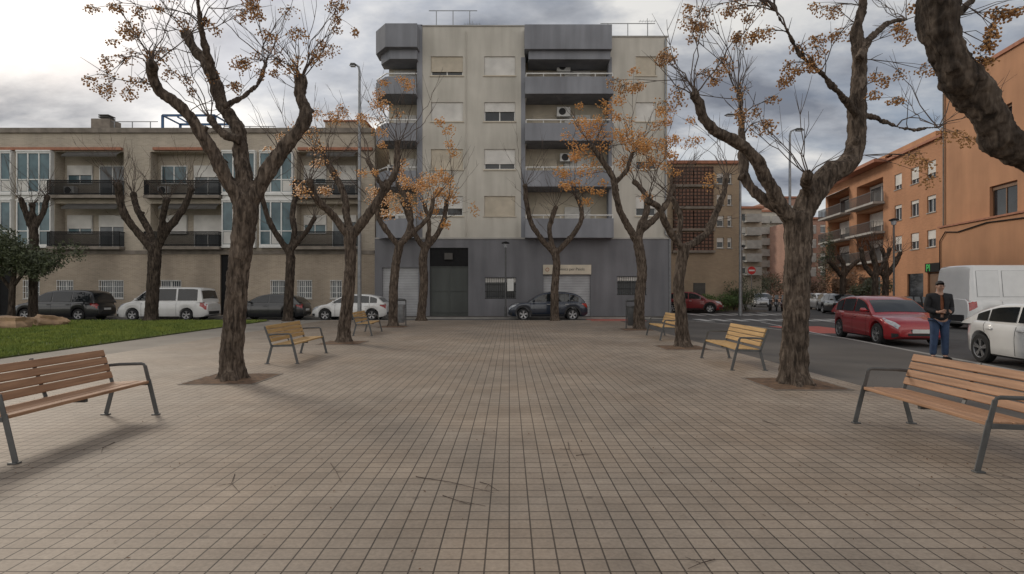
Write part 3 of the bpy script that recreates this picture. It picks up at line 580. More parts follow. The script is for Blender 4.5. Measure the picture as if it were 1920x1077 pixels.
# ---------------------------------------------------------------- benches
def bench(label,wood,near,far,side,group='benches facing the plaza'):
    near=Vector(near); far=Vector(far); L_=(far-near).length; c=(near+far)/2
    ang=math.atan2(far.y-near.y,far.x-near.x)-math.pi/2
    root=empty('park_bench',(c.x,c.y,0),label,'bench',group,rz=ang)
    s=side; h=L_/2
    X=lambda v: s*v
    for e in (-1,1):
        y=e*h; mb=MB()
        mb.bar((X(0),y,0.012),(X(.10),y,.43),.012,.052); mb.bar((X(.10),y,.42),(X(.145),y,.60),.012,.045)
        mb.box(X(-.03),X(.05),y-.03,y+.03,.0,.014)
        mb.build('leg',M['steel'],root,bevel=.003)
        mb=MB(); mb.bar((X(.62),y,.012),(X(.52),y,.40),.012,.052); mb.box(X(.58),X(.67),y-.03,y+.03,0,.014)
        mb.build('leg',M['steel'],root,bevel=.003)
        mb=MB(); mb.bar((X(.10),y,.385),(X(.54),y,.37),.012,.045); mb.bar((X(.53),y,.36),(X(.68),y,.78),.012,.04)
        mb.build('side_frame',M['steel'],root,bevel=.003)
        mb=MB(); mb.tube([(X(.145),y,.59),(X(.155),y,.612),(X(.185),y,.622),(X(.45),y,.614),(X(.60),y,.60)],[.007]*5,8,flat=2.6); mb.build('armrest',M['steel'],root,smooth=50)
    mb=MB()
    for k in range(4):
        x0=.085+k*.112; z=.425-.006*k+(.0 if k else -.006); mb.box(X(x0),X(x0+.098),-h+.012,h-.012,z-.035,z)
    mb.build('seat',wood,root,bevel=.008)
    mb=MB(); up=Vector((.15,0,.42)).normalized(); nn=Vector((up.z,0,-up.x))
    for k in range(4):
        a=Vector((.535,0,.455))+up*(k*.092); b=a+up*.08
        vs=[]
        for yy in (-h,h):
            for p in (a-nn*.018,b-nn*.018,b+nn*.018,a+nn*.018): vs.append((X(p.x),yy*.985,p.z))
        mb.add(vs,[(0,1,2,3),(7,6,5,4),(0,4,5,1),(1,5,6,2),(2,6,7,3),(3,7,4,0)])
    mb.build('backrest',wood,root,bevel=.008,fixn=True)
    mb=MB(); mb.box(X(.12),X(.52),-.02,.02,.345,.375); mb.bar((X(.53),0,.36),(X(.70),0,.80),.04,.012); mb.build('centre_bracket',M['steel'],root)
    return root
bench('reddish wood bench with grey steel frame at the front left, cut by the photo edge',M['wood'],(-4.30,4.83),(-4.29,6.75),-1)
bench('reddish wood bench with grey steel frame at the front right, cut by the photo edge',M['wood'],(3.88,4.6),(3.94,6.32),1)
bench('yellow wood bench beyond the large left tree',M['wood2'],(-4.39,11.5),(-4.45,13.5),-1)
bench('yellow wood bench between the two nearest right trees',M['wood2'],(4.23,10.55),(4.33,12.5),1)
bench('smallest yellow wood bench on the left, beside the litter bin',M['wood2'],(-4.66,18.8),(-4.78,20.8),-1)
bench('smallest yellow wood bench on the right, behind the leaning tree',M['wood2'],(4.62,17),(4.7,19),1)
# ---------------------------------------------------------------- buildings
def shell(mb,x0,x1,z0,z1,depth,holes=(),rev=.22,y=0,sides=True,roof=True):
    xs=sorted({x0,x1}|{max(x0,min(x1,h[i])) for h in holes for i in (0,1)}); zs=sorted({z0,z1}|{max(z0,min(z1,h[i])) for h in holes for i in (2,3)})
    for i in range(len(xs)-1):
        for j in range(len(zs)-1):
            cx=(xs[i]+xs[i+1])/2; cz=(zs[j]+zs[j+1])/2
            if any(h[0]<cx<h[1] and h[2]<cz<h[3] for h in holes): continue
            mb.quad((xs[i],y,zs[j]),(xs[i+1],y,zs[j]),(xs[i+1],y,zs[j+1]),(xs[i],y,zs[j+1]))
    for h in holes:
        r=h[4] if len(h)>4 else rev; a,b,c,d=h[:4]
        mb.quad((a,y,c),(a,y,d),(a,y+r,d),(a,y+r,c)); mb.quad((b,y,c),(b,y+r,c),(b,y+r,d),(b,y,d))
        mb.quad((a,y,c),(a,y+r,c),(b,y+r,c),(b,y,c)); mb.quad((a,y,d),(b,y,d),(b,y+r,d),(a,y+r,d))
        if len(h)>4: mb.quad((a,y+r,c),(b,y+r,c),(b,y+r,d),(a,y+r,d))
    if sides:
        mb.quad((x0,y,z0),(x0,y,z1),(x0,y+depth,z1),(x0,y+depth,z0)); mb.quad((x1,y,z0),(x1,y+depth,z0),(x1,y+depth,z1),(x1,y,z1))
        mb.quad((x0,y+depth,z0),(x0,y+depth,z1),(x1,y+depth,z1),(x1,y+depth,z0))
    if roof: mb.quad((x0,y,z1),(x1,y,z1),(x1,y+depth,z1),(x0,y+depth,z1))
def window(root,x0,x1,z0,z1,y=.12,frame='white',glass='glass',shut=0,shm='shut_w',sill=True,mull=1,grille=False,box=False,t=.06,sillm='concrete',name='window'):
    mb=MB(); mb.box(x0,x1,y,y+.06,z0,z0+t); mb.box(x0,x1,y,y+.06,z1-t,z1); mb.box(x0,x0+t,y,y+.06,z0+t,z1-t); mb.box(x1-t,x1,y,y+.06,z0+t,z1-t)
    for k in range(mull):
        xm=x0+(x1-x0)*(k+1)/(mull+1); mb.box(xm-t/2,xm+t/2,y-.003,y+.055,z0+t,z1-t)
    f=mb.build(name,M[frame],root)
    mb=MB(); mb.quad((x0+t,y+.035,z0+t),(x1-t,y+.035,z0+t),(x1-t,y+.035,z1-t),(x0+t,y+.035,z1-t)); mb.build('pane',M[glass],f)
    if shut>0:
        mb=MB(); zc=z1-(z1-z0)*shut; mb.box(x0+.01,x1-.01,y-.045,y-.015,zc,z1-.002); mb.box(x0+.01,x1-.01,y-.055,y-.01,zc-.03,zc); mb.build('shutter',M[shm],f)
    if sill:
        mb=MB(); mb.box(x0-.06,x1+.06,-.06,y,z0-.07,z0-.002); mb.build('sill',M[sillm],f)
    if grille:
        mb=MB(); n=int((x1-x0)/.13)
        for k in range(n+1): xx=x0+(x1-x0)*k/n; mb.box(xx-.011,xx+.011,-.055,-.037,z0,z1)
        for zz in (z0,z0+(z1-z0)*.33,z0+(z1-z0)*.66,z1): mb.box(x0-.03,x1+.03,-.064,-.056,zz-.014,zz+.014)
        mb.build('grille',M['whitebars' if grille==1 else 'black'],f)
    return f
def ac(root,x,y,z,w=.8,h=.55):
    mb=MB(); mb.box(x,x+w,y-.3,y,z,z+h); a=mb.build('air_conditioner',M['white'],root,bevel=.02)
    mb=MB(); mb.lathe([(0,-.32),(.2,-.32),(.22,-.305)],20,'y',(x+w*.4,y,z+h/2)); mb.build('fan_grille',M['plastic'],a)
    return a
D0=34.0; s=D0/F
bx=(703-VX)*s
cx=lambda p:(p-703)*s
cz=lambda p,d=D0: H+(HY-p)*d/F
cb_=empty('apartment_building',(bx,D0,0),'tall cream and blue grey apartment block with stacked balconies in the middle','building')
rows=[(106,142),(192,228),(280,318),(368,405)]
gholes=[(cx(717),cx(785),0,cz(502)),(cx(806),cx(878),0,cz(465)),(cx(910),cx(967),cz(560),cz(521)),(cx(1019),cx(1107),0,cz(516)),(cx(1157),cx(1211),cz(553),cz(519))]
mb=MB(); shell(mb,cx(703),cx(1258),-.1,cz(447),13,gholes,y=-.06,rev=.2); mb.build('ground_floor_wall',M['bluegrey'],cb_)
cols=[(808,868),(908,966)]
hA=[(cx(a),cx(b),cz(r[1]),cz(r[0])) for a,b in cols for r in rows]; hC=[(cx(1192),cx(1230),cz(r[1]),cz(r[0])) for r in rows]
mb=MB(); shell(mb,cx(790),cx(984),cz(447)+.004,cz(50),13,hA); shell(mb,cx(1143),cx(1251),cz(447)+.004,cz(70),13,hC); mb.build('upper_wall',M['cream'],cb_)
mb=MB(); mb.box(cx(984),cx(1143),1.2,13,cz(447)+.004,cz(56)); mb.box(cx(703)+.6,cx(790),1.2,13,cz(447)+.004,cz(56)); mb.build('recessed_wall',M['ivory'],cb_)
mb=MB(); mb.box(cx(782),cx(792),-.05,.6,cz(447)+.005,cz(47)); mb.box(cx(977),cx(985),-.03,.6,cz(447)+.005,cz(108)); mb.box(cx(1141),cx(1147),-.03,.6,cz(447)+.005,cz(108)); mb.build('pilaster',M['bluegrey2'],cb_)
mb=MB(); mb.box(cx(790),cx(984),-.05,.2,cz(50),cz(50)+.07); mb.box(cx(1147),cx(1251)+.05,-.05,.2,cz(70),cz(70)+.07); mb.box(cx(703),cx(1258)+.03,-.1,0.0,cz(447)-.06,cz(447)+.03); mb.build('coping',M['concrete'],cb_)
mb=MB(); mb.box(cx(983),cx(1143),-.8,1.35,cz(92,33.2),cz(46,33.2)); mb.prism([(cx(983)+.25,-.55),(cx(1143)-.05,-.55),(cx(1143)-.05,1.18),(cx(983)+.25,1.18)],cz(108,33.2),cz(92,33.2)-.004); mb.build('roof_parapet',M['bluegrey2'],cb_)
poly=[(cx(703),1.3),(cx(703),.25),(cx(728),-.8),(cx(786),-.8),(cx(790),1.3)]
mb=MB(); mb.prism(poly,cz(88,33.2),cz(44,33.2))
p2=[(cx(712),1.18),(cx(712),.4),(cx(734),-.45),(cx(784),-.45),(cx(788),1.18)]; mb.prism(p2,cz(106,33.2),cz(88,33.2)-.003); mb.build('roof_parapet',M['bluegrey2'],cb_)
for ci,(a,b) in enumerate(cols+[(1192,1230)]):
    for ri,r in enumerate(rows):
        window(cb_,cx(a),cx(b),cz(r[1]),cz(r[0]),frame='white',shut=[[.76,1,1,.6],[1,.46,.7,1],[1,1,.6,.6]][ci][ri],shm=['shut_c','shut_w'][(ci+ri)%2] if ci!=1 or ri>2 else 'shut_w',glass='glass',mull=1,sillm='ivory')
bands=[(144,176),(231,264),(320,350),(410,446)]
db=33.2
for i,(t,b_) in enumerate(bands):
    zt=cz(t,db); zb=cz(b_,db)
    mb=MB(); x0=cx(984); x1=cx(1146)
    mb.box(x0,x1,-.82,-.70,zb,zt); mb.box(x0,x0+.12,-.70,-.052,zb,zt); mb.box(x1-.12,x1,-.70,-.035,zb,zt); mb.box(x0+.12,x1-.12,-.70,1.18,zb,zb+.16)
    o=mb.build('balcony',M['bluegrey2'],cb_)
    mb=MB(); mb.tube([(x0+.05,-.05,zt+.2),(x0+.05,-.76,zt+.2),(x1-.05,-.76,zt+.2),(x1-.05,-.05,zt+.2)],[.04]*4,6)
    for k in range(6): xx=x0+.06+(x1-x0-.12)*k/5; mb.box(xx-.02,xx+.02,-.78,-.74,zt,zt+.17)
    mb.build('handrail',M['white'],o)
    zf=zb+.17
    window(cb_,cx(1000)+.0,cx(1048),zf,zf+1.95,y=1.12,shut=[.3,.6,1,.5][i],shm='shut_c',glass='glass2',sill=False)
    window(cb_,cx(1062),cx(1112),zf,zf+1.95,y=1.12,shut=[1,.35,.6,1][i],shm='shut_w',glass='glass2',sill=False)
    pl=[(cx(703),1.18),(cx(703),.25),(cx(728),-.8),(cx(784),-.8)]
    mb=MB(); mb.prism(pl+[(cx(784),1.18)],zb,zb+.16)
    for q in range(3):
        a=Vector(pl[q]); b=Vector(pl[q+1]); d=(b-a).normalized(); n=Vector((-d.y,d.x))*-.1
        if n.dot(Vector((1,1)))<0: n=-n
        mb.prism([tuple(a),tuple(b),tuple(b+n),tuple(a+n)],zb+.16,zt)
    o=mb.build('balcony',M['bluegrey2'],cb_)
    mb=MB(); mb.tube([Vector((p[0],p[1],zt+.2))+Vector((.04,.05,0)) for p in pl],[.04]*4,6); mb.build('handrail',M['white'],o)
    window(cb_,cx(722)+.3,cx(775),zf,zf+1.95,y=1.12,shut=[.5,1,.7,.4][i],shm='shut_w',glass='glass2',sill=False)
    if i!=1: ac(cb_,cx(707)+.45,1.1,zf+1.0,.7,.5)
ac(cb_,cx(1046),.95,cz(126),.85,.6); ac(cb_,cx(1046),.95,cz(212),.85,.6); ac(cb_,cx(1052),.95,cz(298),.8,.5)
def gate(x0,x1,z1,m,name,y=.08):
    mb=MB(); mb.box(x0,x1,y,y+.05,-.02,z1); return mb.build(name,M[m],cb_)
gate(cx(717),cx(785),cz(502),'shut_g','roller_door'); gate(cx(1019),cx(1107),cz(516),'shut_g','roller_door')
g_=gate(cx(806),cx(878),cz(465),'darkgreen','garage_gate')
mb=MB()
xa,xb=cx(806),cx(878)
for xx in (xa+.02,(xa+xb)/2-.04,xb-.1): mb.box(xx,xx+.08,.05,.08,0,cz(500))
for zz in (cz(500),cz(545),cz(585)): mb.box(xa,xb,.045,.078,zz-.05,zz)
mb.build('gate_frame',M['darkgreen'],g_)
mb=MB(); mb.box(xa+.01,xb-.01,.03,.079,cz(500)+.02,cz(466)); mb.build('vent_panel',M['black'],g_)
mb=MB(); mb.box(xa+.9,xa+1.4,-.1,.029,cz(487),cz(475)); mb.build('vent_box',M['skydark'],g_)
for a,b,t,u in ((910,967,521,560),(1157,1211,519,553)):
    window(cb_,cx(a),cx(b),cz(u),cz(t),y=.06,glass='glass',frame='steel',shut=.2,shm='shut_w',sill=False,grille=2,mull=1)
mb=MB(); mb.box(cx(1018),cx(1108),-.13,-.062,cz(515),cz(497)); sg=mb.build('shop_sign',M['ivory'],cb_,bevel=.01)
textmesh('Còmics per Paiols','lettering',.24,M['ink'],sg,(cx(1069),-.137,cz(507.5)))
mb=MB(); mb.lathe([(.08,-.136),(.09,-.14),(.11,-.14),(.12,-.133)],20,'y',(cx(1026),0,cz(506))); mb.build('sign_emblem',M['terracotta'],sg)
mb=MB(); mb.box(cx(951),cx(963),-.085,-.062,cz(546),cz(523)); mb.build('notice_board',M['plate'],cb_)
def frame_ant(root,x0,x1,z0,z1,y=3):
    mb=MB(); n=3
    for k in range(n): xx=x0+(x1-x0)*k/(n-1); mb.tube([(xx,y,z0),(xx,y,z1)],[.03,.03],6)
    mb.tube([(x0-.5,y,z1-.02),(x1+.5,y,z1-.02)],[.025]*2,6); mb.tube([(x0,y,z0+.2),(x0+.0,y+2,z0+.2)],[.02]*2,5)
    return mb.build('rooftop_frame',M['galv'],root)
frame_ant(cb_,cx(800)+.2,cx(865)+.3,cz(56),cz(20,37)); frame_ant(cb_,cx(1150)+.2,cx(1228)+.3,cz(72),cz(44,37))
mb=MB()
for k,(px,hh) in enumerate(((865,1.6),(1232,1.8))):
    x_=cx(px)+.4; mb.tube([(x_,4,cz(60)),(x_,4,cz(60)+hh+1)],[.02,.02],6)
    for q in range(6): mb.tube([(x_-.5+q*.2,4-.2,cz(60)+hh+.8),(x_-.5+q*.2,4.2,cz(60)+hh+.8)],[.008]*2,4)
    mb.tube([(x_-.6,4,cz(60)+hh+.8),(x_+.6,4,cz(60)+hh+.8)],[.012]*2,5)
mb.build('aerial',M['galv'],cb_)
mb=MB(); mb.tube([(cx(874),-.05,cz(447)),(cx(874),-.05,cz(60))],[.03]*2,8); mb.build('drain_pipe',M['cream'],cb_)
mb=MB(); mb.tube([(cx(1255),-.12,0),(cx(1255),-.12,cz(447)),(cx(1247),-.08,cz(440)),(cx(1247),-.08,cz(74))],[.045]*4,8); mb.build('drain_pipe',M['galv'],cb_)
# --- left building
D1=35.2; s1=D1/F; lx=(-250-VX)*s1
X1=lambda p:(p+250)*s1; Z1=lambda p:H+(HY-p)*s1
lb_=empty('terrace_building',(lx,D1,0),'long low beige brick building with glazed bays and black railings on the left','building')
logs=[(-190,-60),(103,232),(282,416),(556,672)]
gl_=[(-55,-20),(-12,28),(38,102),(420,482),(490,552)]
fl=[(285,368),(382,463)]
LD=.8
holes=[(X1(a),X1(b),Z1(f[1]),Z1(f[0]),LD) for a,b in logs for f in fl]
mb=MB(); shell(mb,X1(-250),X1(703)-.01,Z1(475),Z1(246),13,holes); mb.build('upper_wall',M['beigebrick'],lb_)
gw=[(45,75),(108,138),(187,232),(-60,-25),(300,340),(508,535),(558,585),(620,641)]
gd=[(413,431,478),(-5,22,500)]
gh=[(X1(a),X1(b),Z1(560),Z1(526)) for a,b in gw]+[(X1(a),X1(b),0,Z1(t)) for a,b,t in gd]
mb=MB(); shell(mb,X1(-250),X1(703)-.01,-.1,Z1(475)-.004,13,gh,y=-.03); mb.build('ground_floor_wall',M['tanbrick'],lb_)
mb=MB(); mb.box(X1(-250),X1(703)-.02,-.14,.3,Z1(250),Z1(241)); mb.box(X1(-250),X1(703)-.02,-.08,-.002,Z1(477),Z1(470)); mb.build('coping',M['dirtyconc'],lb_)
for a,b in gw: window(lb_,X1(a),X1(b),Z1(560),Z1(526),y=.1,grille=1,glass='glass2',sill=True)
for a,b,t in gd:
    mb=MB(); mb.box(X1(a),X1(b),.1,.15,0,Z1(t)); mb.build('door',M['black'],lb_)
for a,b in ((-60,232),(290,410),(560,700)):
    mb=MB(); mb.box(X1(a),X1(b)-.03,-.22,-.003,Z1(283),Z1(278)); mb.build('roof_tile_ledge',M['terracotta'],lb_)
for gi,(a,b) in enumerate(gl_):
    for fi,(t,u) in enumerate(((287,364),(378,462))):
        x0,x1=X1(a),X1(b); z0,z1=Z1(u),Z1(t); y=-.3
        mb=MB(); zm=z0+(z1-z0)*.33; n=3 if b-a>45 else 2
        for zz in (z0,zm-.03,z1-.1): mb.box(x0,x1,y,y+.08,zz,zz+(.1 if zz!=zm-.03 else .06))
        for k in range(n+1): xx=x0+(x1-x0-.07)*k/n; mb.box(xx,xx+.07,y-.004,y+.076,z0+.1,z1-.1)
        mb.box(x0,x0+.06,y+.08,-.002,z0,z1); mb.box(x1-.06,x1,y+.08,-.002,z0,z1); mb.box(x0,x1,y-.05,-.002,z0-.12,z0-.001); mb.box(x0,x1,y-.05,-.002,z1+.001,z1+.1)
        f=mb.build('glazed_bay',M['white'],lb_)
        mb=MB(); mb.quad((x0+.02,y+.05,z0+.05),(x1-.02,y+.05,z0+.05),(x1-.02,y+.05,z1-.05),(x0+.02,y+.05,z1-.05)); mb.build('pane',M['glassblue'],f)
        mb=MB()
        for k in range(n):
            if (k+gi+fi)%2==0: xx=x0+(x1-x0-.07)*k/n+.1; mb.box(xx,xx+(x1-x0)/n-.17,y+.035,y+.045,z0+.14,zm-.06)
        if mb.f: mb.build('blind',M['shut_w'],f)
    mb=MB(); mb.box(X1(a)+.01,X1(b)-.01,-.22,-.004,Z1(378)+.105,Z1(364)-.125); mb.build('spandrel_panel',M['white'],lb_)
for li,(a,b) in enumerate(logs):
    for fi,(t,u) in enumerate(fl):
        x0,x1=X1(a),X1(b); zf=Z1(u)
        mb=MB(); mb.box(x0-.1,x1+.1,-.55,-.002,zf-.2,zf-.02); o=mb.build('balcony',M['dirtyconc'],lb_)
        mb=MB(); zt=zf+.92
        mb.box(x0-.08,x1+.08,-.54,-.49,zt-.05,zt); mb.box(x0-.08,x1+.08,-.54,-.5,zf+.04,zf+.1); mb.box(x0-.08,x1+.08,-.54,-.5,zf+.74,zf+.77)
        n=int((x1-x0)/.058)
        for k in range(n+1): xx=x0-.07+(x1-x0+.12)*k/n; mb.box(xx,xx+.034,-.53,-.515,zf,zt-.05)
        for e in (x0-.08,x1+.05):
            mb.box(e,e+.03,-.488,-.002,zt-.05,zt)
            for k in range(5): mb.box(e,e+.025,-.46+k*.095,-.43+k*.095,zf,zt-.05)
        mb.build('railing',M['black'],o)
        w0=x0+(x1-x0)*.05; w1=x0+(x1-x0)*.42
        window(lb_,x0+(x1-x0)*.52,x0+(x1-x0)*.92,zf+.02,zf+2.1,y=LD-.08,glass='glass2',sill=False,shut=[.2,.0,.35,.6][(li+fi)%4],mull=1)
        window(lb_,w0,w1,zf+.9,zf+2.1,y=LD-.08,glass='glassblue',sill=False,shut=[1,.5,0,.7][(li+2*fi)%4],shm='shut_w',mull=1)
        if (li+fi)%2==1 or li==1:
            mb=MB(); mb.add([(x0+.8,-.06,Z1(t)-.02),(x1-.1,-.06,Z1(t)-.02),(x1-.1,-.5,Z1(t)-.3),(x0+.8,-.5,Z1(t)-.3),(x1-.1,-.5,Z1(t)-.42),(x0+.8,-.5,Z1(t)-.42)],[(0,1,2,3),(3,2,4,5)]); mb.build('awning',M['skydark'],lb_)
        if fi==0: ac(lb_,x0+.2,LD-.1,zf+.2,.7,.5)
mb=MB(); mb.box(X1(126),X1(163),2,3.1,Z1(246),Z1(207,)+.1); ch=mb.build('chimney',M['dirtyconc'],lb_)
mb=MB()
for zz in (Z1(205),Z1(200),Z1(196)): mb.box(X1(136),X1(156),2.2,2.9,zz,zz+.07)
mb.tube([(X1(146),2.5,Z1(207)),(X1(146),2.5,Z1(194))],[.1,.1],8); mb.build('chimney_cap',M['skydark'],ch)
mb=MB(); x0,x1=X1(268),X1(372); zt=Z1(198)
for yy in (2,4):
    mb.bar((x0,yy,zt),(x1,yy,zt),.13,.13)
    for xx in (x0,x1): mb.box(xx-.065,xx+.065,yy-.065,yy+.065,Z1(246),zt)
mb.bar((x0+1,2,zt-.1),(x1-.4,2,Z1(238)),.1,.1); mb.box(x0-.04,x0+.04,2,4,zt-.05,zt+.04); mb.box(x1-.04,x1+.04,2,4,zt-.05,zt+.04)
mb.build('pergola_frame',M['blue'],lb_)
for a,b,y0_,t in ((497,558,3,224),(60,105,3,234),(585,665,2.5,206)):
    mb=MB(); mb.box(X1(a),X1(b),y0_,5,Z1(246),Z1(t)); rh=mb.build('roof_hut',M['tanbrick'],lb_)
    mb=MB(); mb.box(X1(a)-.1,X1(b)+.1,y0_-.1,5.1,Z1(t)+.002,Z1(t-3)); mb.build('hut_roof',M['terracotta' if t==206 else 'skydark'],rh)
frame_ant(lb_,X1(168),X1(240),Z1(246),Z1(208),2.2); frame_ant(lb_,X1(30),X1(60),Z1(246),Z1(228),4)
frame_ant(lb_,X1(395),X1(470),Z1(246),Z1(214),2.6)
# --- brown building
D2=45.0; s2=D2/F; X2=lambda p:(p-1258)*s2; Z2=lambda p:H+(HY-p)*s2
bb=empty('brown_building',((1258-VX)*s2,D2,0),'brown brick building with lattice screens behind the right tree','building')
holes=[(X2(1344),X2(1357),Z2(b),Z2(a)) for a,b in ((325,345),(365,385),(405,425),(446,465))]+[(X2(1364),X2(1372),Z2(b),Z2(a)) for a,b in ((325,345),(365,385),(405,425),(446,465))]
mb=MB(); shell(mb,X2(1200),X2(1387),-.1,Z2(308),14,holes); mb.build('wall',M['beigelattice'],bb)
for h in holes: window(bb,*h,y=.12,shut=.4,mull=0)
mb=MB(); mb.box(X2(1200),X2(1388)+.1,-.2,.4,Z2(308)+.003,Z2(302)); mb.build('coping',M['terracotta'],bb)
for k in range(4):
    for j in range(2):
        mb=MB(); xa=X2(1262+j*38); xb=X2(1298+j*38); zb=Z2(470-k*41); mb.box(xa,xb,-.25,-.003,zb,zb+1.45); mb.build('lattice_screen',M['brownbrick'],bb)
    mb=MB(); mb.box(X2(1260),X2(1339),-.3,-.002,Z2(470-k*41)-.2,Z2(470-k*41)-.003); mb.build('floor_band',M['dirtyconc'],bb)
mb=MB(); mb.box(X2(1300),X2(1322),-.06,-.003,0,2.2); mb.build('door',M['skydark'],bb)
# --- orange buildings
def oline(px): return 27144/(px-1129.7)
u=Vector((.163,.987)).normalized()
P2=Vector(((1548-VX)*64.9/F,64.9))
ang=math.atan2(-u.y,-u.x)
ob=empty('orange_apartment_building',(P2.x,P2.y,0),'orange brick apartment building with grey railed balconies across the side street','building',rz=ang)
XO=lambda px:(64.9-oline(px))/.987
def ZO(px,py): return H+(HY-py)*oline(px)/F
wins=[]
for px in (1683,1714,1745):
    for zc in (5.75,8.5,11.25): wins.append((XO(px)-.6,XO(px)+.6,zc-.7,zc+.65))
loggs=[]
for a,b in ((1553,1592),(1606,1655)):
    for zf in (4.4,7.15,9.9): loggs.append((XO(a),XO(b),zf,zf+2.3,1.2))
gh=[(XO(1700),XO(1730),0,3),(XO(1738),XO(1760),0,3),(XO(1610),XO(1650),0,2.9),(XO(1560),XO(1595),0,2.9)]
mb=MB(); shell(mb,0,XO(1769),-.1,13.4,14,wins+loggs+gh); mb.build('wall',M['orange'],ob)
for i,h in enumerate(wins): window(ob,*h,y=.12,shut=[.5,.2,.7][i%3],mull=1)
for i,h in enumerate(gh):
    mb=MB(); mb.box(h[0],h[1],.12,.18,0,h[3]); mb.build('shop_front' if i<2 else 'door',M['glass' if i!=1 else 'shut_b'],ob)
for i,h in enumerate(loggs):
    mb=MB(); mb.box(h[0]-.3,h[1]+.3,-1.0,-.002,h[2]-.22,h[2]-.02); o=mb.build('balcony',M['concrete'],ob)
    mb=MB(); n=int((h[1]-h[0]+.6)/.14)
    for k in range(n+1): xx=h[0]-.28+(h[1]-h[0]+.54)*k/n; mb.box(xx,xx+.03,-.97,-.945,h[2]-.02,h[2]+.9)
    for k in range(8):
        for e in (h[0]-.29,h[1]+.26): mb.box(e,e+.03,-.94+k*.12,-.91+k*.12,h[2]-.02,h[2]+.9)
    mb.box(h[0]-.3,h[1]+.3,-.98,-.93,h[2]+.9,h[2]+.95); mb.build('railing',M['steel'],o)
    window(ob,h[0]+.4,h[1]-.4,h[2]+.01,h[2]+2.15,y=1.1,shut=[.3,.6,.1][i%3],glass='glass2',sill=False,mull=1)
mb=MB(); mb.box(-.3,XO(1665),-1.2,.3,13.4+.003,13.7); mb.box(XO(1665)+.01,XO(1769),-.25,.3,13.403,13.6); mb.build('cornice',M['terracotta'],ob)
mb=MB(); shell(mb,2,XO(1700),13.61,15.2,9,[(4,5.2,14,15),(9,10.4,14,15)],y=2.2); mb.build('attic',M['orange_r'],ob)
mb=MB(); mb.quad((XO(1548),-.02,12.6),(XO(1592),-.02,12.6),(XO(1592),-1.3,12.0),(XO(1548),-1.3,12.0)); mb.build('awning',M['plate'],ob)
for a in (1690,1740): frame_ant(ob,XO(a)-1,XO(a)+1,13.5,15.2,3)
mb=MB(); mb.box(XO(1736),XO(1764),-.12,-.004,3.05,3.75); sg=mb.build('shop_sign',M['black'],ob)
textmesh('PI','lettering',.75,M['signgreen'],sg,(XO(1742),-.128,3.14),bold=.02)
nb=empty('orange_corner_building',(W(1769,547,oline(1769)).x-.12,oline(1769)-.1,0),'tall plain orange rendered building at the right edge','building',rz=ang)
XN=lambda px:(oline(1769)-oline(px))/.987
hN=[(XN(1856),XN(1908),ZO(1880,404),ZO(1880,345)),(XN(1884),XN(1898),ZO(1890,232),ZO(1890,196)),(XN(1935),XN(1990),ZO(1960,360),ZO(1960,300))]
mb=MB(); shell(mb,0,24,-.1,16.9,14,hN,rev=.3); mb.build('wall',M['orange_r'],nb)
mb=MB(); shell(mb,1.8,24,-.1,6.15,1.2,[(4,6.5,0,2.8),(8,11,0,2.8)],y=-1.2); mb.build('lower_wing',M['orange_r'],nb)
for a,b in ((4,6.5),(8,11)):
    mb=MB(); mb.box(a,b,-1.0,-.9,0,2.8); mb.build('shop_front',M['shut_b'],nb)
mb=MB(); mb.box(1.7,24,-1.3,-.003,6.153,6.27); mb.build('wing_coping',M['terracotta'],nb)
mb=MB(); mb.box(-.1,24,-.12,.3,16.903,17.15); mb.build('coping',M['terracotta'],nb)
for h in hN: window(nb,*h,y=.2,frame='shut_b',glass='glass',shut=.12,shm='shut_b',mull=1 if h[1]-h[0]>1 else 0,t=.09,sillm='terracotta')
mb=MB(); mb.tube([(1.95,-1.27,0),(1.95,-1.27,5.2),(2.6,-1.27,5.8),(4,-1.27,5.65),(7,-1.27,5.95),(14,-1.27,5.7)],[.04]*6,6); mb.build('cable',M['black'],nb)
mb=MB(); mb.tube([(.25,-.1,0),(.25,-.1,16.5)],[.06]*2,8); mb.build('drain_pipe',M['dirtyconc'],nb)
def farb(name,label,px0,px1,top,D_,wm,cols_,rows_,rz=0,depth=12,bal=None,roofm='terracotta',seed=0):
    s_=D_/F; root=empty(name,((px0-VX)*s_,D_,0),label,'building','buildings along the far street',rz=rz)
    wd=(px1-px0)*s_/max(.3,math.cos(rz)); ht=H+(HY-top)*s_
    st=(ht-3.3-.4)/rows_; hs=[]
    for r in range(rows_):
        for c in range(cols_):
            xc=wd*(c+.5)/cols_; hs.append((xc-min(.7,wd/cols_*.3),xc+min(.7,wd/cols_*.3),3.3+st*r+.5,3.3+st*r+.5+st*.58))
    mb=MB(); shell(mb,0,wd,-.1,ht,depth,hs); mb.build('wall',wm,root)
    mb=MB(); mb.box(-.2,wd+.2,-.3,.3,ht+.004,ht+.3); mb.build('cornice',M[roofm],root)
    for i,h in enumerate(hs):
        window(root,*h,y=.12,shut=((i*7+seed)%5)/5,shm='shut_w',sill=False,mull=0,glass='glass2')
        if bal and (i%cols_) in bal:
            mb=MB(); mb.box(h[0]-.7,h[1]+.7,-1,-.003,h[2]-.2,h[2]); mb.box(h[0]-.7,h[1]+.7,-1,-.95,h[2]+.003,h[2]+.85); mb.build('balcony',M['concrete'],root)
    return root
farb('far_building','narrow beige far building just right of the brown building',1388,1428,392,72,M['beigebrick'],3,5,bal=[1],seed=1)
farb('far_building','cream balconied apartment block in the far street',1418,1462,398,88,M['cream2'],3,6,bal=[0,2],seed=2)
farb('far_building','red brick far building with white balconies',1455,1520,372,100,M['redbrick'],4,6,bal=[1,3],seed=3)
farb('far_building','brown far building left of the cypress',1500,1552,412,78,M['redbrick'],3,4,bal=[0],seed=4)
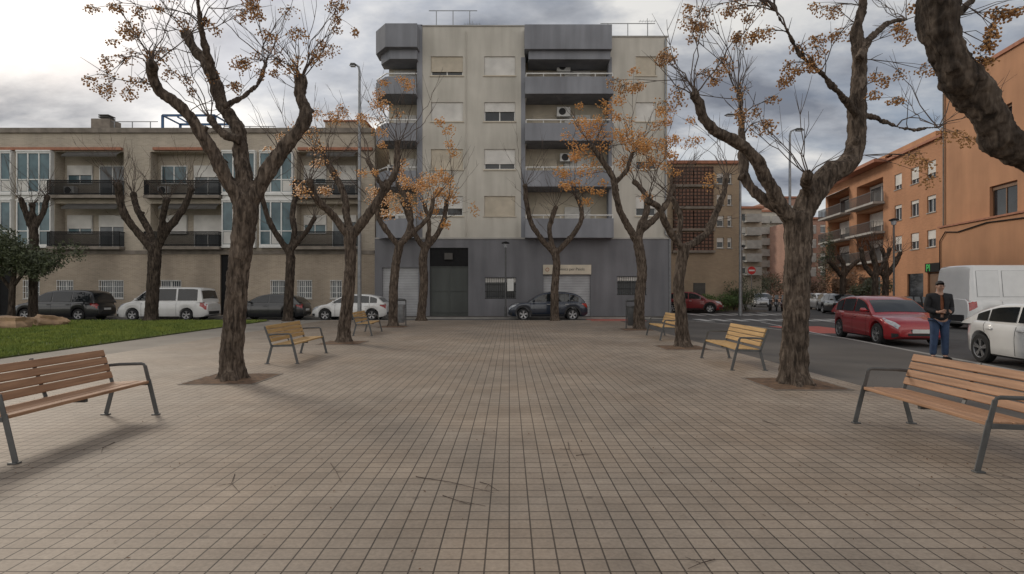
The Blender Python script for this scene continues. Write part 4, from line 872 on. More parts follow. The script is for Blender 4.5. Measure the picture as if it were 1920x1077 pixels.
farb('far_building','distant pale building closing the side street',1380,1600,470,150,M['cream2'],9,3,seed=5)
farb('far_building','distant pink building beyond the far street',1400,1480,430,175,M['orange_r'],5,5,seed=6)
farb('far_building','tall pale block hidden behind the brown building',1230,1400,420,110,M['cream2'],8,5,seed=7)
# ---------------------------------------------------------------- cars
def lerp(P,x):
    if x<=P[0][0]: return P[0][1]
    for a,b in zip(P,P[1:]):
        if x<=b[0]:
            t=(x-a[0])/(b[0]-a[0]); return a[1]+(b[1]-a[1])*t
    return P[-1][1]
wheelcache={}
def wheel_meshes(r,wd,rim):
    k=(round(r,3),wd,rim)
    if k in wheelcache: return wheelcache[k]
    mb=MB(); h=wd/2; mb.lathe([(r*.66,-h),(r*.9,-h),(r*.985,-h*.75),(r,-h*.3),(r,h*.3),(r*.985,h*.75),(r*.9,h),(r*.66,h),(r*.66,-h)],32,'y')
    o1=mb.build('wheel',M['rubber'],smooth=40)
    mb=MB(); mb.lathe([(r*.68,-h+.01),(r*.66,-h-.002),(r*.61,-h+.015),(r*.6,-h*.3)],32,'y',mi=0)
    mb.lathe([(r*.61,-h*.25),(0,-h*.25)],24,'y',mi=1); mb.lathe([(0,-h+.005),(r*.12,-h+.005),(r*.15,-h+.02),(r*.15,-h*.2)],16,'y',mi=0)
    for q in range(5):
        a=q*2*math.pi/5+.3
        for da in (-.15,.15):
            d=Vector((math.cos(a+da*.6),0,math.sin(a+da*.6))); e_=Vector((math.cos(a+da),0,math.sin(a+da)))
            mb.bar(d*r*.1+Vector((0,-h+.03,0)),e_*r*.63+Vector((0,-h+.02,0)),.03,r*.11,0)
    o2=mb.build('rim',[M[rim],M['plastic']],smooth=40)
    wheelcache[k]=(o1.data,o2.data); bpy.data.objects.remove(o1); bpy.data.objects.remove(o2)
    return wheelcache[k]
def car(name,label,cat,loc,rz,paint,p,group='parked cars',plate=True):
    root=empty(name,loc,label,cat,group,rz=rz)
    L_=p['L']; hw=p['W']/2; wr=p['wr']; xf,xr=p['wx']; top=p['top']; gh_=p['gh']; belt=p.get('belt',.93); k=p.get('k',.28)
    fl=p.get('floor',.2); cr_=p.get('round',.75)
    def wx(x):
        t=max(0,(abs(x)-(L_/2-cr_))/cr_); return hw*(1-p.get('nose',.26)*t**2.6)
    def zb(x):
        z=fl
        if x<-L_/2+.35: z=fl+.10*((-L_/2+.35-x)/.35)**2
        if x>L_/2-.35: z=fl+.14*((x-L_/2+.35)/.35)**2
        for w0 in (xf,xr):
            R_=wr+.055; d=abs(x-w0)
            if d<R_: z=max(z,wr-0+math.sqrt(R_*R_-d*d))
        return z
    def sec(x):
        a=zb(x); t=lerp(top,x); w_=wx(x); t=max(t,a+.12); h=t-a
        return [(0,a),(w_*.93,a),(w_*.975,a+.05*h+.01),(w_*.99,a+h*.3),(w_*1.0,a+h*.55),(w_*.985,a+h*.76),(w_*.945,a+h*.92),(w_*.84,t),(w_*.4,t+.025),(0,t+.032)]
    xs=sorted(set([-L_/2+L_*i/48 for i in range(49)]+[w0+(wr+.055)*math.cos(math.pi*i/12) for w0 in (xf,xr) for i in range(13)]+[w0+sg*(wr+.0551) for w0 in (xf,xr) for sg in(-1,1)]+[-L_/2+.03,-L_/2+.09,L_/2-.03,L_/2-.09]))
    mb=MB(); vs=[];n=10
    for x in xs:
        q=sec(x); ring=[(x,-y,z) for y,z in q]+[(x,y,z) for y,z in q[::-1][1:-1]]
        vs+=ring
    m_=2*n-2; fs=[]
    for i in range(len(xs)-1):
        for j in range(m_): a=i*m_+j; b=i*m_+(j+1)%m_; fs.append((a,a+m_,b+m_,b))
    fs.append(tuple(range(m_))); fs.append(tuple(range((len(xs)-1)*m_,len(xs)*m_))[::-1])
    mb.add(vs,fs)
    yb=hw*.93
    Y=lambda z:yb-k*max(0,z-belt)
    gp=[]
    for a,b in zip(gh_,gh_[1:]):
        for i in range(6): t=i/6; gp.append((a[0]+(b[0]-a[0])*t,a[1]+(b[1]-a[1])*t))
    gp.append(gh_[-1])
    for _ in range(p.get('sm',3)):
        gp=[gp[0]]+[((gp[i-1][0]+2*gp[i][0]+gp[i+1][0])/4,(gp[i-1][1]+2*gp[i][1]+gp[i+1][1])/4) for i in range(1,len(gp)-1)]+[gp[-1]]
    vs=[];base=belt-.06
    for (x,z) in gp:
        z1_=max(base+.001,z-.055); q=[(Y(base),base),(Y(z1_),z1_),(Y(z)-.05,max(z,base+.002)),(Y(z)*.5,z+.018),(0,z+.024)]
        vs+=[(x,-y,zz_) for y,zz_ in q]+[(x,y,zz_) for y,zz_ in q[::-1][1:]]
    m_=9; fs=[]
    for i in range(len(gp)-1):
        for j in range(m_-1): a=i*m_+j; fs.append((a,a+m_,a+m_+1,a+1))
    fs.append(tuple(range(m_))); fs.append(tuple(range((len(gp)-1)*m_,len(gp)*m_))[::-1])
    mb.add(vs,fs)
    mb.build('body',paint,root,smooth=42,fixn=True)
    gz=lambda x:lerp(gp,x)
    def sidepatch(nm,a,b,mat,off,dz0=.035,dz1=.075,sides=(-1,1)):
        for sd_ in sides:
            mb=MB(); st=14; vs=[]
            for i in range(st+1):
                x=a+(b-a)*i/st; zl=belt+dz0; zt=max(zl+.005,gz(x)-dz1)
                for z in (zl,zt): vs.append((x,sd_*(Y(z)+off),z))
            fs=[(2*i,2*i+2,2*i+3,2*i+1) if sd_<0 else (2*i,2*i+1,2*i+3,2*i+2) for i in range(st)]
            mb.add(vs,fs); mb.build(nm,mat,root)
    for (a,b) in p['win']: sidepatch('side_window',a,b,M['carglass'],.005)
    for (a,b) in p.get('panels',()):
        sidepatch('panel_gap',a-.01,b+.01,M['galv'],.004,.11,.23); sidepatch('side_panel',a,b,paint,.012,.12,.24)
    def screen(nm,i0,i1):
        A=gp[i0:i1+1]; mb=MB(); vs=[]; fs=[]
        for j,(x,z) in enumerate(A):
            pj=A[min(j+1,len(A)-1)]; pi=A[max(0,j-1)]; d=Vector((pj[0]-pi[0],pj[1]-pi[1])); nrm=Vector((-d.y,d.x)).normalized()*.008
            if nrm.y<0: nrm=-nrm
            for f in (-1,-.5,0,.5,1):
                yy=(Y(z)-.075)*f; vs.append((x+nrm.x,yy,z+nrm.y+.024-.012*abs(f)*1.0-(.012 if abs(f)==1 else 0)))
        for j in range(len(A)-1):
            for q in range(4): a=j*5+q; fs.append((a,a+1,a+6,a+5))
        mb.add(vs,fs); mb.build(nm,M['carglass'],root,smooth=60)
    screen('windscreen',1,6)
    if p.get('rearwin',True): screen('rear_window',len(gp)-6,len(gp)-2)
    def patch(nm,xa,xb,ta,tb,mat,off=.006,sides=(-1,1),nx=8,nz=4,label=None,shear=0):
        for sd_ in sides:
            mb=MB(); vs=[];fs=[]
            for i in range(nx+1):
                x=xa+(xb-xa)*i/nx; q=sec(x)[1:9]
                for j in range(nz+1):
                    tt=ta+(tb-ta)*j/nz
                    if shear: tt=ta+shear*(i/nx)+(tb-ta-shear*(i/nx))*j/nz
                    t=tt*(len(q)-1); i0=min(int(t),len(q)-2); f=t-i0
                    y=q[i0][0]*(1-f)+q[i0+1][0]*f; z=q[i0][1]*(1-f)+q[i0+1][1]*f
                    nx_=0
                    if abs(x)>L_/2-.75: nx_=math.copysign(.6*((abs(x)-(L_/2-.75))/.75)**1.6,x)
                    nr=Vector((nx_,1,.35 if t>3.5 else 0)).normalized()*off
                    vs.append((x+nr.x,sd_*(y+nr.y),z+nr.z))
            for i in range(nx):
                for j in range(nz):
                    a=i*(nz+1)+j; fs.append((a,a+1,a+nz+2,a+nz+1))
            mb.add(vs,fs); mb.build(nm,mat,root,smooth=60)
    patch('headlight',-L_/2+.03,-L_/2+p.get('hl',.55),.52,.8,M['lampglass'],shear=.2)
    patch('taillight',L_/2-.04,L_/2-.34,.48 if not p.get('tall') else .4,.86,M['redlens'],shear=.12)
    patch('fog_recess',-L_/2+.03,-L_/2+.2,.14,.3,M['plastic'])
    patch('sill_trim',xf+wr+.07,xr-wr-.07,0.0,.2 if p.get('clad') else .12,M['plastic'],.008,nx=10,nz=2)
    if p.get('clad'):
        for sd_ in (-1,1):
            for w0 in (xf,xr):
                mb=MB(); R1=wr+.05; R2=wr+.13; vs=[]
                for i in range(17):
                    a=math.pi*i/16
                    for rr in (R1,R2):
                        x=w0+rr*math.cos(a); z=wr+rr*math.sin(a); vs.append((x,sd_*(wx(x)+.008),z))
                mb.add(vs,[(2*i,2*i+1,2*i+3,2*i+2) for i in range(16)]); mb.build('arch_trim',M['plastic'],root)
    for dx in p['doors']:
        patch('door_seam',dx-.006,dx+.006,.06,.9,M['black'],.004,nx=1,nz=8)
    for ln in p.get('lines',()):
        patch('body_moulding',ln[0],ln[1],ln[2],ln[3],M['plastic'],.01,nx=14,nz=2)
    for hx in p['handles']:
        for sd_ in (-1,1):
            mb=MB(); z=belt-.13; mb.box(hx-.09,hx+.09,sd_*(hw*.985),sd_*(hw*.985+.035),z-.018,z+.018); mb.build('door_handle',paint if not p.get('clad') else M['alloy'],root,bevel=.008)
    wf=wx(-L_/2); q=sec(-L_/2); z0=q[0][1]; z1=q[-1][1]
    mb=MB(); mb.box(-L_/2-.012,-L_/2+.02,-wf*.62,wf*.62,z0+(z1-z0)*.1,z0+(z1-z0)*.42); mb.box(-L_/2-.012,-L_/2+.02,-wf*.5,wf*.5,z0+(z1-z0)*.68,z0+(z1-z0)*.86); mb.build('grille',M['plastic'],root,bevel=.008)
    if plate:
        mb=MB(); mb.box(-L_/2-.025,-L_/2-.013,-.26,.26,z0+(z1-z0)*.47,z0+(z1-z0)*.47+.11); mb.build('number_plate',M['plate'],root)
    wf=wx(L_/2); q=sec(L_/2); z0=q[0][1]; z1=q[-1][1]
    mb=MB(); mb.box(L_/2-.02,L_/2+.014,-wf*.8,wf*.8,z0+.01,z0+(z1-z0)*.3); mb.build('rear_bumper',M['plastic'],root,bevel=.008)
    mb=MB(); mb.box(L_/2+.004,L_/2+.02,-.26,.26,z0+(z1-z0)*.5,z0+(z1-z0)*.5+.11); mb.build('number_plate',M['plate'],root)
    for sd_ in (-1,1):
        mx_=gh_[0][0]+.42; mb=MB(); yy=Y(belt+.05)
        mb.tube([(mx_,sd_*(yy-.02),belt+.06),(mx_-.01,sd_*(yy+.05),belt+.08),(mx_-.01,sd_*(yy+.1),belt+.1),(mx_,sd_*(yy+.21),belt+.1),(mx_,sd_*(yy+.23),belt+.1)],[.02,.03,.065,.06,.03],8); mb.build('wing_mirror',paint,root,smooth=60)
    tm,rm_=wheel_meshes(wr,.2,p.get('rim','alloy'))
    for w0 in (xf,xr):
        for sd_ in (-1,1):
            o=bpy.data.objects.new('wheel',tm); C.objects.link(o); o.parent=root; o.location=(w0,sd_*(hw-.125),wr)
            if sd_>0: o.rotation_euler=(0,0,math.pi)
            o2=bpy.data.objects.new('rim',rm_); C.objects.link(o2); o2.parent=o
    return root
HATCH=dict(L=4.1,W=1.75,wr=.315,wx=(-1.27,1.28),top=[(-2.05,.5),(-2.02,.62),(-1.9,.74),(-1.6,.84),(-1.05,.93),(-.6,.95),(1.2,.97),(1.75,.98),(1.95,.93),(2.02,.85),(2.05,.72)],
  gh=[(-1.2,.9),(-.38,1.36),(.2,1.46),(1.05,1.43),(1.55,1.31),(1.95,.95)],belt=.95,win=[(-.86,.18),(.25,1.12),(1.17,1.55)],doors=[-.72,.215,1.15],handles=[.05,.98])
HATCH2=dict(HATCH,L=4.3,wx=(-1.33,1.32),wr=.325,top=[(-2.15,.5),(-2.12,.62),(-1.98,.73),(-1.65,.82),(-1.1,.9),(-.6,.92),(1.2,.95),(1.8,.97),(2.02,.93),(2.1,.82),(2.15,.66)],gh=[(-1.2,.88),(-.35,1.28),(.2,1.36),(.9,1.33),(1.5,1.17),(2.02,.92)],belt=.92,win=[(-.84,.2),(.27,1.08),(1.13,1.48)],round=.95,nose=.33,lines=())
KIA=dict(HATCH2,gh=[(-1.15,.88),(-.38,1.35),(.15,1.45),(1.15,1.43),(1.68,1.3),(2.03,.96)],belt=.93,win=[(-.82,.2),(.27,1.12),(1.17,1.62)])
SUV=dict(L=4.35,W=1.8,wr=.345,wx=(-1.35,1.33),top=[(-2.175,.58),(-2.14,.72),(-2.0,.86),(-1.6,.96),(-1.1,1.02),(-.6,1.03),(1.3,1.06),(1.9,1.05),(2.1,.96),(2.175,.8)],
  gh=[(-1.2,.98),(-.42,1.47),(.15,1.58),(1.1,1.56),(1.65,1.42),(2.02,1.05)],belt=1.03,floor=.24,win=[(-.9,.15),(.22,1.15),(1.2,1.68)],doors=[-.78,.185,1.2],handles=[.02,1.0],clad=True)
MPV=dict(L=4.75,W=1.85,wr=.33,wx=(-1.5,1.42),top=[(-2.375,.55),(-2.34,.7),(-2.1,.84),(-1.6,.98),(-1.2,1.03),(1.8,1.05),(2.2,1.02),(2.375,.8)],
  gh=[(-1.5,.98),(-.55,1.55),(.1,1.68),(1.6,1.66),(2.05,1.55),(2.28,1.05)],belt=1.02,win=[(-1.15,-.1),(-.03,.98),(1.05,1.98)],doors=[-.95,-.06,1.02],handles=[-.2,.85])
VAN=dict(L=4.75,W=1.85,wr=.325,wx=(-1.5,1.45),top=[(-2.375,.6),(-2.34,.76),(-2.15,.92),(-1.7,1.04),(-1.3,1.08),(1.8,1.08),(2.3,1.08),(2.375,.9)],
  gh=[(-1.65,1.02),(-.85,1.66),(-.3,1.82),(1.8,1.82),(2.15,1.76),(2.33,1.08)],belt=1.07,k=.16,win=[(-1.3,-.35),(-.25,.85),(.95,2.02)],doors=[-1.0,-.3,.9],handles=[-.45,-.15],tall=True,sm=1)
BIGVAN=dict(L=5.9,W=2.05,wr=.36,wx=(-2.0,2.0),top=[(-2.95,.7),(-2.9,.95),(-2.6,1.15),(-2.2,1.28),(-1.8,1.3),(2.8,1.3),(2.95,1.25)],
  gh=[(-2.35,1.2),(-1.55,2.1),(-1.1,2.58),(-.3,2.7),(2.6,2.7),(2.78,2.62),(2.9,1.25)],belt=1.27,k=.1,win=[(-2.0,-1.05)],panels=[(-.85,.3),(.5,1.5),(1.65,2.55)],doors=[-1.9,-.95,.4,1.57],handles=[-1.15,.2],tall=True,rearwin=False,hl=.5,sm=1,round=.3,nose=.08,lines=((-1.5,1.5,.3,.38),(.4,2.85,.8,.83)))
def paint(nm,c,metal=.0): return nmat(nm,c,dk(c,.92),.28,3,3,coat=1,metal=metal)
pk=paint('paint_black',(.014,.015,.017)); pw=paint('paint_white',(.72,.72,.71)); pb=paint('paint_navy',(.016,.024,.042),.2); pr=paint('paint_red',(.33,.014,.02),.15); pg=paint('paint_grey',(.2,.21,.22),.3); prr=paint('paint_deep_red',(.2,.014,.016)); ps=paint('paint_silver',(.42,.43,.44),.4)
def cxp(px,D_): return (px-VX)*D_/F
car('parked_car','black people carrier parked at the far left of the street','car',(cxp(122,31.1),31.1,RZ),0,pk,MPV)
car('parked_van','white passenger van parked behind the bare lawn tree','van',(cxp(318,31.1),31.1,RZ),0,pw,dict(VAN,L=5.0))
car('parked_car','black hatchback half hidden between the left trees','car',(cxp(508,31.1),31.1,RZ),0,pk,HATCH)
car('parked_car','small white hatchback in front of the left brick building','car',(cxp(661,31.1),31.1,RZ),0,pw,HATCH)
car('parked_car','dark blue crossover parked in front of the shop shutter','car',(cxp(1026,31.1),31.1,RZ),0,pb,SUV)
car('parked_car','red car with headlights towards us parked behind the standing person','car',(12.1,17.9,RZ),R(80.6),pr,dict(KIA,rim='darkalloy'))
car('parked_car','white car at the right edge in front of the white van','car',(11.25,11.1,RZ),R(80.6),pw,dict(HATCH2,rim='darkalloy'))
car('parked_van','large white panel van behind the standing person','van',(21.9,23.8,RZ),R(179),pw,BIGVAN)
car('parked_car','deep red crossover parked by the brown building','car',(cxp(1298,42),42,RZ),R(180-25),prr,SUV)
far_c=[('silver car facing us beside the motorbikes in the far street',1428,58,ps,R(70)),('white car first in the line before the cypress',1545,48,pw,R(75)),('dark grey car second in the line before the cypress',1562,44,pg,R(72)),('black car parked beside the shrubs of the orange building',1578,39.5,pk,R(78)),('dark car deep in the far street left of the line',1530,58,pk,R(75))]
for lb,px,D_,pt,rz in far_c: car('parked_car',lb,'car',(cxp(px,D_),D_,RZ),rz,pt,HATCH,'cars in the far street')
def bike(label,loc,rz,m):
    root=empty('motorbike',loc,label,'motorbike','motorbikes parked in the side street',rz=rz)
    for x in (-.65,.62):
        mb=MB(); mb.lathe([(.2,-.05),(.29,-.05),(.31,0),(.29,.05),(.2,.05),(.2,-.05)],20,'y',(x,0,.31)); o=mb.build('wheel',M['rubber'],root,smooth=50)
        mb=MB(); mb.lathe([(.0,-.03),(.2,-.03)],16,'y',(x,0,.31)); mb.build('rim',M['alloy'],o)
    mb=MB(); mb.tube([(-.6,0,.5),(-.35,0,.62),(0,0,.45),(.4,0,.55),(.75,0,.78)],[.08,.16,.15,.2,.08],10,flat=1.0); mb.build('body',m,root,smooth=60)
    mb=MB(); mb.tube([(-.02,0,.74),(.3,0,.82),(.7,0,.86)],[.09,.13,.09],8); mb.build('seat',M['plastic'],root,smooth=60)
    mb=MB(); mb.tube([(-.65,0,.31),(-.5,0,.7),(-.42,0,1.0)],[.035]*3,6); mb.tube([(-.35,-.33,1.03),(-.42,0,1.0),(-.35,.33,1.03)],[.018]*3,6); mb.build('handlebar',M['black'],root)
    mb=MB(); mb.quad((-.5,-.16,.98),(-.5,.16,.98),(-.4,.13,1.32),(-.4,-.13,1.32)); mb.build('windshield',M['glass2'],root)
for i,(px,D_) in enumerate(((1444,46),(1456,45),(1468,44.5),(1700,31),(1712,30.5),(1725,30),(1690,31.6))):
    bike(['motorbike nearest the silver car, leftmost of the far trio','middle motorbike of the far trio','rightmost motorbike of the far trio','second motorbike from the left in front of the orange building','third motorbike from the left in front of the orange building','motorbike just left of the white van','leftmost motorbike in front of the orange building'][i],(cxp(px,D_),D_,RZ),R(60+5*i),[pk,pg,prr][i%3])
# ---------------------------------------------------------------- street furniture
def tall_lamp(label,px,D_,ztop,dirx):
    root=empty('street_lamp',(cxp(px,D_),D_,0 if D_<29 else RZ),label,'street lamp','tall street lamps')
    mb=MB(); mb.tube([(0,0,0),(0,0,ztop-.3),(dirx*.08,0,ztop-.1),(dirx*.35,0,ztop)],[.1,.055,.05,.04],10); mb.tube([(0,0,0),(0,0,.5)],[.14,.13],10); mb.build('pole',M['galv'],root,smooth=50)
    mb=MB(); mb.tube([(dirx*.3,0,ztop-.02),(dirx*.5,0,ztop+.02),(dirx*.85,0,ztop+.02),(dirx*1.05,0,ztop-.04)],[.05,.13,.14,.05],10,flat=.5); h=mb.build('lamp_head',M['steel'],root,smooth=60)
    mb=MB(); mb.box(dirx*.45,dirx*.95,-.1,.1,ztop-.08,ztop-.045); mb.build('lamp_glass',M['lampglass'],h)
tall_lamp('tall grey street lamp rising behind the left trees',674,26.5,H+(547-122)*26.5/F,-.45)
tall_lamp('tall grey street lamp in the sky right of the middle, behind the large right tree',1481,31,H+(547-240)*31/F,.75)
tall_lamp('street lamp with flat head mostly hidden in the right tree branches',1388,37,H+(547-213)*37/F,-1)
def post_lamp(label,px,D_,h,z=0):
    root=empty('post_lamp',(cxp(px,D_),D_,z),label,'street lamp','low post lamps')
    mb=MB(); mb.tube([(0,0,0),(0,0,.6),(0,0,.62),(0,0,h-.3)],[.08,.075,.05,.045],10); mb.build('pole',M['steel'],root,smooth=40)
    mb=MB(); mb.lathe([(0,h-.3),(.1,h-.3),(.16,h-.08),(.0,h-.08)],16); mb.build('lamp_glass',M['lampglass'],root,smooth=50)
    mb=MB(); mb.lathe([(.16,h-.079),(.25,h-.06),(.22,h),(.06,h+.06),(0,h+.07)],16); mb.build('lamp_cap',M['black'],root,smooth=50)
post_lamp('slim post lamp in front of the blue grey ground floor',948,32.8,4.4)
post_lamp('slim post lamp in front of the orange building',1676,30,5.5,RZ)
post_lamp('slim post lamp beside the no entry sign',1391,43,5,0)
def bin_(label,px,D_,m,mat):
    root=empty('litter_bin',(cxp(px,D_),D_,0),label,'litter bin','litter bins')
    mb=MB(); mb.lathe([(.0,.12),(.19,.12),(.21,.15),(.22,.85),(.235,.87),(.235,.91),(.2,.91),(.2,.7),(0,.7)],20); mb.build('bucket',mat,root,smooth=35)
    mb=MB()
    for sx in (-.26,.26): mb.tube([(sx,0,0),(sx,0,1.12)],[.025]*2,8); mb.box(sx-.05,sx+.05,-.05,.05,0,.02)
    mb.tube([(-.26,0,1.11),(.26,0,1.11)],[.022]*2,8); mb.box(-.25,.25,-.02,.02,.78,.81); mb.build('stand',M['steel'],root)
    mb=MB(); mb.lathe([(0,1.2),(.24,1.17),(.25,1.13),(0,1.13)],18); mb.build('lid',M['steel'],root,smooth=40)
bin_('grey litter bin on posts beside the smallest left bench',750,24.6,0,M['galv']); bin_('dark litter bin on posts beside the third right tree',1186,22.6,0,M['steel'])
root=empty('no_entry_sign',(cxp(1409,46),46,0),'red round no entry sign with white bar on a thin pole','sign')
mb=MB(); mb.tube([(0,0,0),(0,0,3.5)],[.03]*2,8); mb.build('pole',M['galv'],root)
mb=MB(); mb.lathe([(0,-.05),(.33,-.05),(.33,-.04),(0,-.035)],28,'y',(0,0,3.25)); o=mb.build('disc',M['signred'],root)
mb=MB(); mb.box(-.24,.24,-.062,-.053,3.19,3.31); mb.build('white_bar',M['plate'],o)
# rocks
rnd=random.Random(8)
for i,(px,py,r,lb) in enumerate(((22,617,.42,'largest ochre boulder at the left edge of the lawn'),(60,611,.3,'middle ochre boulder on the lawn'),(96,612,.38,'ochre boulder furthest right on the lawn'))):
    bm=bmesh.new(); bmesh.ops.create_cube(bm,size=2); bmesh.ops.subdivide_edges(bm,edges=bm.edges,cuts=7,use_grid_fill=True)
    for v in bm.verts:
        sph=v.co.normalized()*1.25; v.co=v.co*.6+sph*.4
        n_=noise.noise(v.co*1.1+Vector((i*7,0,0)))*.5+noise.noise(v.co*3+Vector((i*3,5,0)))*.18; v.co*=1+n_*.6; v.co.x*=r*1.3; v.co.y*=r; v.co.z*=r*.66
    me=bpy.data.meshes.new('boulder'); bm.to_mesh(me); bm.free(); me.materials.append(M['rock']); me.polygons.foreach_set('use_smooth',[True]*len(me.polygons))
    try: me.set_sharp_from_angle(angle=R(28))
    except Exception: pass
    o=bpy.data.objects.new('boulder',me); C.objects.link(o); g=G(px,py); o.location=(g.x,g.y,r*.5); o.rotation_euler=(0,.1*i,.5*i); tag(o,lb,'boulder','boulders on the lawn')
tw_=[((780,895),(925,925)),((830,930),(910,950)),((1080,855),(1110,852)),((1340,1050),(1290,1068)),((440,890),(450,925)),((900,905),(935,922)),((1065,830),(1080,865)),((1430,790),(1465,800)),((620,870),(640,905)),((215,830),(190,850))]
for i,(a,b) in enumerate(tw_):
    A=G(*a); B=G(*b); mb=MB(); m_=(A+B)/2+Vector((rnd.uniform(-.04,.04),rnd.uniform(-.04,.04),0)); base=A.copy()
    L0=(B-A).length; mb.tube([Vector((0,0,.004)),m_-base+Vector((0,0,.009)),B-base+Vector((0,0,.004))],[.003,.0022,.001],6)
    if L0>.2: q=m_-base; mb.tube([q+Vector((0,0,.008)),q+Vector((rnd.uniform(-.1,.1),rnd.uniform(-.12,.12),.005))],[.002,.001],5)
    o=mb.build('fallen_twig',M['twig'],loc=base); tag(o,'thin dry twig lying on the paving tiles','twig','fallen twigs on the plaza paving')
mb=MB()
for k in range(2600):
    if rnd.random()<.5:
        t=rnd.choice([(-4.72,9.5),(4.62,9.0),(-4.85,16.2),(4.6,14.8),(4.3,4.3)]); x=t[0]+rnd.gauss(0,.9); y=t[1]+rnd.gauss(0,1.0)
    else: x=rnd.uniform(-8,8); y=1.5+20*rnd.random()**1.5
    if x>9.0: continue
    sz=rnd.uniform(.005,.016); a=rnd.random()*6.28; z=.006+(.05 if min(math.hypot(x-t_[0],y-t_[1]) for t_ in ((-4.72,9.5),(4.62,9.0),(-4.85,16.2),(4.6,14.8)))<.6 else 0)
    c_,s_=math.cos(a)*sz,math.sin(a)*sz
    mb.add([(x-c_,y-s_,z),(x+s_*.5,y-c_*.5,z+.004),(x+c_,y+s_,z+.006),(x-s_*.5,y+c_*.5,z+.002)],[(0,1,2,3)])
o=mb.build('leaf_litter',M['litter']); tag(o,'scattered dry berry husks and leaf bits on the paving','litter',kind='stuff')
# ---------------------------------------------------------------- person
def skin(name,verts,edges,mat,parent,sub=2,rootv=0,post=None,solid=0):
    me=bpy.data.meshes.new(name); me.from_pydata([v[0] for v in verts],edges,[]); o=bpy.data.objects.new(name,me); C.objects.link(o)
    md=o.modifiers.new('skin','SKIN'); md.use_smooth_shade=True
    sv=me.skin_vertices[0].data if me.skin_vertices else None
    if sv is None:
        bm=bmesh.new(); bm.from_mesh(me); bm.verts.layers.skin.verify(); bm.to_mesh(me); bm.free(); sv=me.skin_vertices[0].data
    for i,v in enumerate(verts):
        r=v[1]; sv[i].radius=r if isinstance(r,tuple) else (r,r)
        sv[i].use_root=(i==rootv)
    ss=o.modifiers.new('sub','SUBSURF'); ss.levels=sub; ss.render_levels=sub
    dg=bpy.context.evaluated_depsgraph_get(); dg.update(); m2=bpy.data.meshes.new_from_object(o.evaluated_get(dg)); bpy.data.objects.remove(o)
    if post:
        bm=bmesh.new(); bm.from_mesh(m2); post(bm); bm.to_mesh(m2); bm.free()
    m2.materials.clear(); m2.materials.append(mat); m2.polygons.foreach_set('use_smooth',[True]*len(m2.polygons))
    r_=bpy.data.objects.new(name,m2); C.objects.link(r_); r_.parent=parent
    if solid: sm=r_.modifiers.new('solid','SOLIDIFY'); sm.thickness=solid; sm.offset=1
    return r_
pp=empty('person',(9.42,12.15,0),'person in a black jacket, rust sweater and blue jeans looking down at a phone','person',rz=R(-12))
HZ=1.07
V=[((0,0,.93),(.135,.105)),((0,0,1.08),(.125,.095)),((0,.01,1.27),(.15,.1)),((0,.01,1.41),(.11,.075)),((0,0,1.48),(.05,.05)),((0,-.025,1.535),(.055,.06)),((0,-.045,1.59),(.078,.092)),((0,-.04,1.655),(.072,.084))]
E=[(0,1),(1,2),(2,3),(3,4),(4,5),(5,6),(6,7)]
for sd_ in (-1,1):
    b=len(V)
    V+=[((sd_*.155,.01,1.40),.058),((sd_*.215,.03,1.12),.043),((sd_*.12,-.19,HZ-.02),.028),((sd_*.075,-.25,HZ),(.034,.02))]
    E+=[(3,b),(b,b+1),(b+1,b+2),(b+2,b+3)]
    f=len(V)
    for q,dz in enumerate((.03,.01,-.01,-.028)):
        V+=[((sd_*.062,-.27,HZ+dz),.0095),((sd_*.045,-.305,HZ+dz*1.1),.0085),((sd_*.02,-.32,HZ+.005+dz*1.1),.0075)]
        E+=[(b+3,f),(f,f+1),(f+1,f+2)]; f+=3
    V+=[((sd_*.05,-.24,HZ+.03),.011),((sd_*.025,-.27,HZ+.045),.009)]; E+=[(b+3,f),(f,f+1)]
    b=len(V)
    V+=[((sd_*.085,0,.86),(.088,.09)),((sd_*.1,-.01,.49),.058),((sd_*.115,.02,.1),.04),((sd_*.13,-.06,.045),(.035,.03)),((sd_*.145,-.14,.035),(.03,.022))]
    E+=[(0,b),(b,b+1),(b+1,b+2),(b+2,b+3),(b+3,b+4)]
skin('body',V,E,M['skin'],pp,2)
S=[((0,0,.95),(.15,.118)),((0,0,1.1),(.145,.115)),((0,.01,1.28),(.165,.115)),((0,.01,1.42),(.12,.09)),((0,0,1.475),(.062,.062))]
skin('sweater',S,[(0,1),(1,2),(2,3),(3,4)],M['sweater'],pp,2)
J=[((0,.01,.82),(.19,.15)),((0,.01,1.1),(.18,.14)),((0,.015,1.28),(.195,.138)),((0,.015,1.41),(.15,.108)),((0,.01,1.475),(.088,.084))]
EJ=[(0,1),(1,2),(2,3),(3,4)]
for sd_ in (-1,1):
    b=len(J); J+=[((sd_*.178,.01,1.385),.084),((sd_*.228,.035,1.12),.07),((sd_*.175,-.08,1.07),.06),((sd_*.13,-.17,HZ-.02),.045)]; EJ+=[(3,b),(b,b+1),(b+1,b+2),(b+2,b+3)]
def openfront(bm):
    dl=[f for f in bm.faces if abs(f.calc_center_median().x)<.012+.05*max(0,f.calc_center_median().z-1.15)+.012 and f.calc_center_median().y<-.02 and .95<f.calc_center_median().z<1.52 and f.normal.y<-.1]
    bmesh.ops.delete(bm,geom=dl,context='FACES')
skin('jacket',J,EJ,M['jacket'],pp,3,post=openfront,solid=.008)
T=[((0,0,.93),(.15,.12))]; ET=[]
for sd_ in (-1,1):
    b=len(T); T+=[((sd_*.09,0,.84),(.105,.105)),((sd_*.102,-.01,.5),.08),((sd_*.115,.015,.2),.07),((sd_*.118,.01,.09),.068)]; ET+=[(0,b),(b,b+1),(b+1,b+2),(b+2,b+3)]
skin('jeans',T,ET,M['jeans'],pp,2)
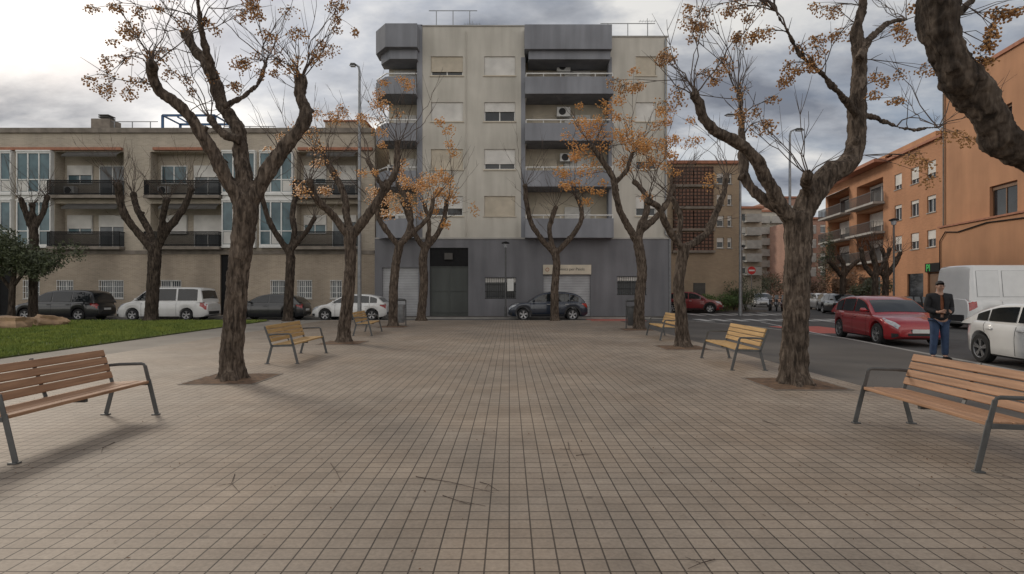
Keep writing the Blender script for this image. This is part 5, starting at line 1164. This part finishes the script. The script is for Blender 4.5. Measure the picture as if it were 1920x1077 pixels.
for sd_ in (-1,1):
    skin('shoe',[((sd_*.112,.05,.05),(.05,.05)),((sd_*.125,-.05,.045),(.052,.045)),((sd_*.148,-.16,.038),(.045,.033))],[(0,1),(1,2)],M['black'],pp,2)
def ell(name,c,r,m,parent,cut=None,n=3):
    bm=bmesh.new(); bmesh.ops.create_icosphere(bm,subdivisions=n,radius=1)
    for v in bm.verts: v.co=Vector((c[0]+v.co.x*r[0],c[1]+v.co.y*r[1],c[2]+v.co.z*r[2]))
    if cut: bmesh.ops.delete(bm,geom=[v for v in bm.verts if cut(v.co)],context='VERTS')
    me=bpy.data.meshes.new(name); bm.to_mesh(me); bm.free(); me.materials.append(m); me.polygons.foreach_set('use_smooth',[True]*len(me.polygons))
    o=bpy.data.objects.new(name,me); C.objects.link(o); o.parent=parent; return o
ell('hair',(0,-.02,1.66),(.077,.088,.078),M['hair'],pp,lambda p:(p.z<1.67+.25*max(0,-.06-p.y) and p.y<-.05) or p.z<1.59,n=4)
ell('nose',(0,-.128,1.595),(.011,.016,.02),M['skin'],pp)
for sd_ in (-1,1):
    ell('ear',(sd_*.072,-.03,1.61),(.01,.02,.028),M['skin'],pp); ell('eye',(sd_*.028,-.115,1.622),(.01,.008,.006),M['hair'],pp)
ell('mouth',(0,-.12,1.562),(.02,.008,.005),nmat('lips',(.3,.12,.1)),pp)
mb=MB()
for sd_ in (-1,1):
    mb.tube([(sd_*.031+.021*math.cos(a*.5236),-.128,1.622+.017*math.sin(a*.5236)) for a in range(13)],[.0025]*13,5,cap=False); mb.tube([(sd_*.052,-.126,1.624),(sd_*.074,-.02,1.625)],[.002]*2,4)
mb.tube([(-.01,-.13,1.624),(.01,-.13,1.624)],[.002]*2,4); mb.build('glasses',M['black'],pp)
ph=MB(); ph.box(-.038,.038,-.005,.005,-.075,.075); o=ph.build('phone',M['black'],bevel=.006)
d=Matrix.Rotation(R(-12),4,'Z')@Vector((0,-.298,HZ+.02)); o.location=Vector((9.42,12.15,0))+d; o.rotation_euler=(R(-35),0,R(-12)); tag(o,'dark mobile phone held in both hands by the standing person','phone')
